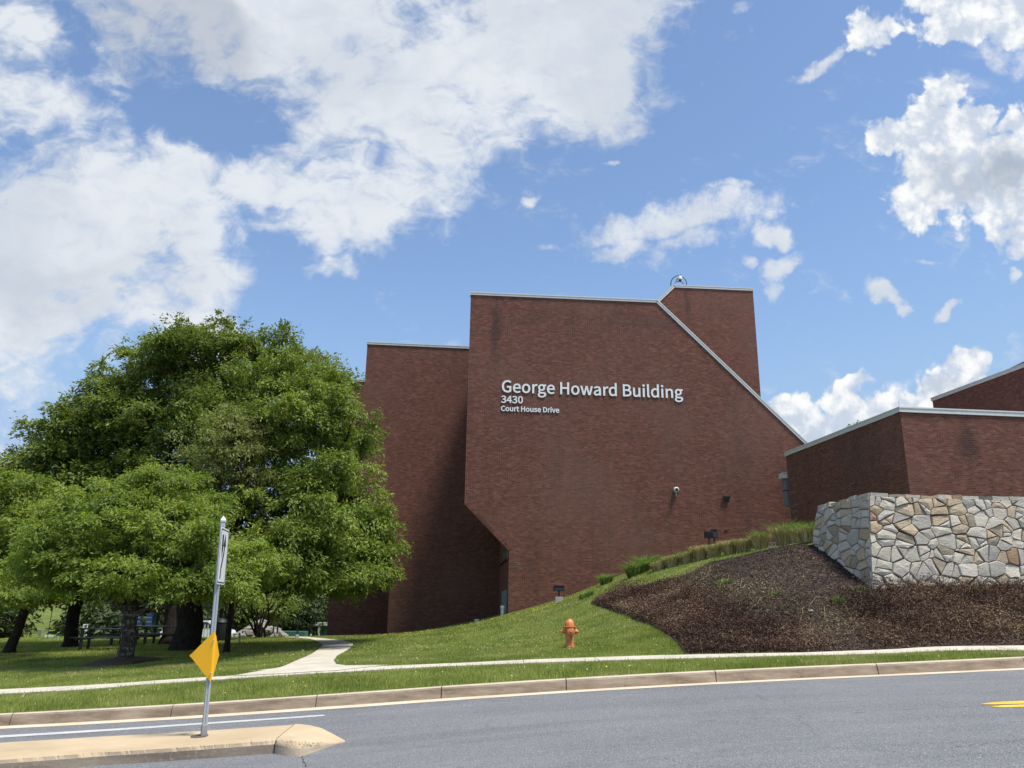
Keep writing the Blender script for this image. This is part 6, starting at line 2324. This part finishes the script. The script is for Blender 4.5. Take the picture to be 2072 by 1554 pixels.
def picnic(px, Y, rz, lab, L=1.8):
    p = P3(px, 1300, Y)
    e = empty('picnic_table', tuple(p), rz, label=lab, cat='picnic table', group='dark picnic tables in the shade of the broad tree')
    def B(nm, *bx):
        m = MB()
        for c, s in bx: m.box(c, s, bev=.006)
        o = m.build(nm, M_dgreen); o.parent = e
    for i in range(5): B('top_plank', ((0, -.3 + i * .15, .75), (L, .135, .04)))
    for s_ in (-1, 1):
        B('seat_plank', ((0, s_ * .68, .45), (L, .25, .04)))
        B('leg', ((s_ * L * .38, -.33, .37), (.09, .09, .76)))
        B('leg', ((s_ * L * .38, .33, .37), (.09, .09, .76)))
        B('cross_beam', ((s_ * L * .38, 0, .40), (.08, 1.5, .09)))


picnic(218, 31.5, R_(4), 'dark picnic table on the near side of the cherry trunk', 2.2)
picnic(318, 34.0, R_(10), 'dark picnic table between the cherry trunk and the broad trunk', 2.4)
picnic(268, 35.5, R_(-8), 'dark picnic table directly behind the cherry trunk', 2.0)


def shelter(px, Y, w, d, h, lab, blue=False, rail=False):
    p = P3(px, 1300, Y)
    e = empty('shelter' if not blue else 'notice_kiosk', tuple(p), 0, label=lab, cat='shelter' if not blue else 'kiosk')
    for sx in (-1, 1):
        for sy in (-1, 1):
            m = MB(); m.box((sx * w / 2, sy * d / 2, h / 2), (.12, .12, h)); o = m.build('post', M_dgreen); o.parent = e
    m = MB(); m.box((0, 0, h + .08), (w + .7, d + .7, .16), bev=.02); o = m.build('roof', M_dgreen); o.parent = e
    if blue:
        for k_ in (-.27, .27):
            m = MB(); m.box((k_ * w, -d / 2 - .02, h * .55), (w * .28, .04, h * .42)); o = m.build('notice_panel', M_blue); o.parent = e
            for j in range(3):
                m = MB(); m.box((k_ * w, -d / 2 - .05, h * (.38 + j * .13)), (w * .24, .02, h * .028)); q = m.build('panel_line', M_white); q.parent = o
    if rail:
        for k_ in range(9):
            m = MB(); m.box((-w / 2 + (k_ + .5) * w / 9, -d / 2 - .3, .35), (.05, .03, .7)); o = m.build('picket', M_pale); o.parent = e


shelter(288, 44, 1.15, .4, 1.65, 'dark notice kiosk with blue panels glimpsed right of the cherry trunk', blue=True)
shelter(404, 43, 1.5, 1.2, 1.5, 'flat-roofed dark green shelter beside the broad trunk', rail=True)


def parked_car(px, Y, rz, lab):
    p = P3(px, 1300, Y)
    e = empty('parked_car', tuple(p), rz, label=lab, cat='car')
    prof = [(-2.1, .35), (-2.15, .75), (-1.9, .9), (-1.3, .98), (-.8, 1.38), (.6, 1.42), (1.25, 1.0), (1.95, .85), (2.1, .6), (2.1, .35)]
    m = MB(); m.prism([(x, -.85, z) for x, z in prof], (0, 1.7, 0)); o = m.build('body', M_car); o.parent = e
    m = MB(); m.prism([(x, -.87, z) for x, z in [(-1.15, .98), (-.75, 1.32), (.55, 1.35), (1.05, 1.0)]], (0, 1.74, 0)); o = m.build('side_window', M_glass); o.parent = e
    for sx in (-1.3, 1.3):
        for sy in (-.86, .86):
            m = MB(); m.lathe([(.2, -.1), (.32, -.1), (.33, 0), (.32, .1), (.2, .1)], 16, (sx, sy, .33), Matrix.Rotation(R_(90), 3, 'X')); o = m.build('wheel', M_black); o.parent = e


parked_car(402, 52, R_(8), 'white parked car seen through the shelter posts')
parked_car(545, 68, R_(-6), 'white parked car behind the many-stemmed shrub')
# bin behind the diamond marker
p = P3(444, 1298, 36)
e = empty('litter_bin', tuple(p), label='black litter bin partly behind the yellow diamond marker', cat='bin')
m = MB(); m.lathe([(.22, 0), (.25, .05), (.27, .75)], 16); o = m.build('body', M_black, smooth=True); o.parent = e
m = MB(); m.lathe([(.28, .75), (.29, .80), (.2, .92), (.05, .97)], 16); o = m.build('lid', M_black, smooth=True); o.parent = e
# green cabin
cb_a, cb_b = at(574, 1280, 95), at(700, 1280, 95)
czr = at(600, 1260, 95)[2]
e = empty('green_cabin', (cb_a[0], 95, czr - 3.0), label='long green cabin with pale flat roof edge glimpsed at the end of the path', cat='cabin')
wd = cb_b[0] - cb_a[0]
m = MB(); m.box((cb_a[0] + wd / 2 + 1.3, 97, czr - 1.7), (wd, 4, 3.0)); adopt(m.build('wall', M_greenp), e)
m = MB(); m.box((cb_a[0] + wd / 2 + 1.3, 96.9, czr - .12), (wd + .4, 4.5, .32)); adopt(m.build('roof', M_cope), e)
m = MB(); m.box((cb_a[0] + 2.3, 94.96, czr - 1.3), (1.3, .05, 2.1)); adopt(m.build('door', material('lighter_green_paint', f_metal((.07, .20, .14), .05), rough=.6)), e)
x = at(645.5, 1275, 94.8)[0]
m = MB(); m.box((x, 94.8, czr - 1.6), (.22, .2, 2.9)); adopt(m.build('downpipe', M_pale), e)
g2 = at(592, 1277, 88)
m = MB(); m.box((0, 0, .6), (3.0, 1.5, 1.2), bev=.03); o = m.build('green_container', M_greenp); o.location = (g2[0], 88, g2[2] - 1.2)
tag(o, 'low green container standing left of the green cabin door', 'container')

# signs at the edge of the park
def plate_sign(px, py_t, py_b, Y, lean_px, plates, lab, mat=M_white, name='street_sign', postr=.03):
    b = at(px, py_b, Y); t = at(px + lean_px, py_t, Y)
    e = empty(name, tuple(b), label=lab, cat='sign')
    m = MB(); m.tube([tuple(b - (t - b) * .2), tuple(t)], postr, 8); adopt(m.build('post', M_galv), e)
    for (cx, cy, w, h) in plates:
        c = at(cx, cy, Y - .06); f = Y * .965 / FPX
        m = MB(); m.box(tuple(c), (w * f, .02, h * f), bev=.004); adopt(m.build('plate', mat), e)
    return e


plate_sign(94, 1284, 1315, 44, 5.5, [(99.3, 1287.5, 18, 4.6), (97.3, 1301, 8.5, 9.5)], 'thin pole with a pale street-name plate above a small square plate')
e = plate_sign(162, 1263, 1312, 44, 10.5, [(172.3, 1270, 10, 13.5)], 'slanting white post with a white plate bearing a black curved arrow', postr=.045)
f = 44 * .965 / FPX
c = at(172.3, 1269, 43.9)
m = MB()
arrow = [(-.9, -3.5), (.2, -3.5), (.6, -1.0), (2.6, .8), (3.4, 3.6), (1.6, 5.2), (1.2, 4.0), (-2.6, 2.4), (-2.0, .4), (.2, 1.2), (-.6, -.8)]
m.prism([(c[0] + a * f, c[1], c[2] + b * f) for a, b in arrow], (0, -.01, 0)); adopt(m.build('arrow_symbol', M_black), e)
plate_sign(171, 1283, 1312, 44.6, 3, [], 'short grey post just right of the slanting white post', name='plain_post', postr=.05)
plate_sign(79, 1279, 1297, 55, 2, [(80.5, 1280, 6.5, 10)], 'faint grey plate sign on the far grassy slope', mat=M_grey)
plate_sign(484.5, 1280, 1297, 33, .5, [], 'short pale stake in the lawn right of the slim dark stem', name='plain_post', postr=.035)
m = MB(); q = P3(92, 1314, 43.5); m.tube([tuple(q), (q[0] + .02, q[1], q[2] + 1.6)], .02, 6); tag(m.build('plain_post', M_black), 'thin black rod beside the street-name pole', 'post')
q = P3(112.5, 1316, 41)
e = empty('marker_bollard', tuple(q), label='pale green marker bollard with a black cap near the far slope', cat='bollard')
m = MB(); m.lathe([(.055, -.1), (.055, .22)], 12); o = m.build('body', material('pale_green_plastic', f_metal((.22, .42, .34), .05), rough=.6)); o.parent = e
m = MB(); m.lathe([(.062, .22), (.062, .30), (.03, .31)], 12); o = m.build('cap', M_black); o.parent = e
# pale rubble beyond the shrub
m = MB(); r = np.random.default_rng(12)
for i in range(170):
    px = r.uniform(462, 575); Y = r.uniform(43, 49)
    hgt = max(0, 1 - abs(px - 525) / 50) * .85
    p = at(px, 1292, Y); z = ground(p[0], p[1]) + r.uniform(0, 1) * hgt
    s = r.uniform(.12, .34)
    bm = bmesh.new(); bmesh.ops.create_icosphere(bm, subdivisions=1, radius=s)
    for v in bm.verts: v.co *= r.uniform(.7, 1.15)
    for i_, v in enumerate(bm.verts): v.index = i_
    m.add([(v.co.x * 1.3 + p[0], v.co.y + p[1], v.co.z * .8 + z) for v in bm.verts], [[v.index for v in f_.verts] for f_ in bm.faces]); bm.free()
tag(m.build('rock_pile', M_rock), 'heap of pale rubble stones behind the many-stemmed shrub', 'rocks', kind='stuff')
# two small birds in the sky
for (px, py, lab) in ((21, 846, 'lower of two tiny dark birds flying left of the trees'), (30.5, 832.5, 'upper of two tiny dark birds flying left of the trees')):
    p = at(px, py, 60)
    m = MB(); m.lathe([(.01, -.08), (.03, -.03), (.033, .02), (.016, .07), (.005, .09)], 8, tuple(p), Matrix.Rotation(R_(70), 3, 'X'))
    for s_ in (-1, 1):
        a = Vector(p); m.prism([a + Vector((0, -.04, 0)), a + Vector((0, .05, 0)), a + Vector((s_ * .12, .04, .05)), a + Vector((s_ * .2, .0, .03))], (0, 0, .008))
    o = m.build('bird', M_black); tag(o, lab, 'bird', 'birds in the sky')
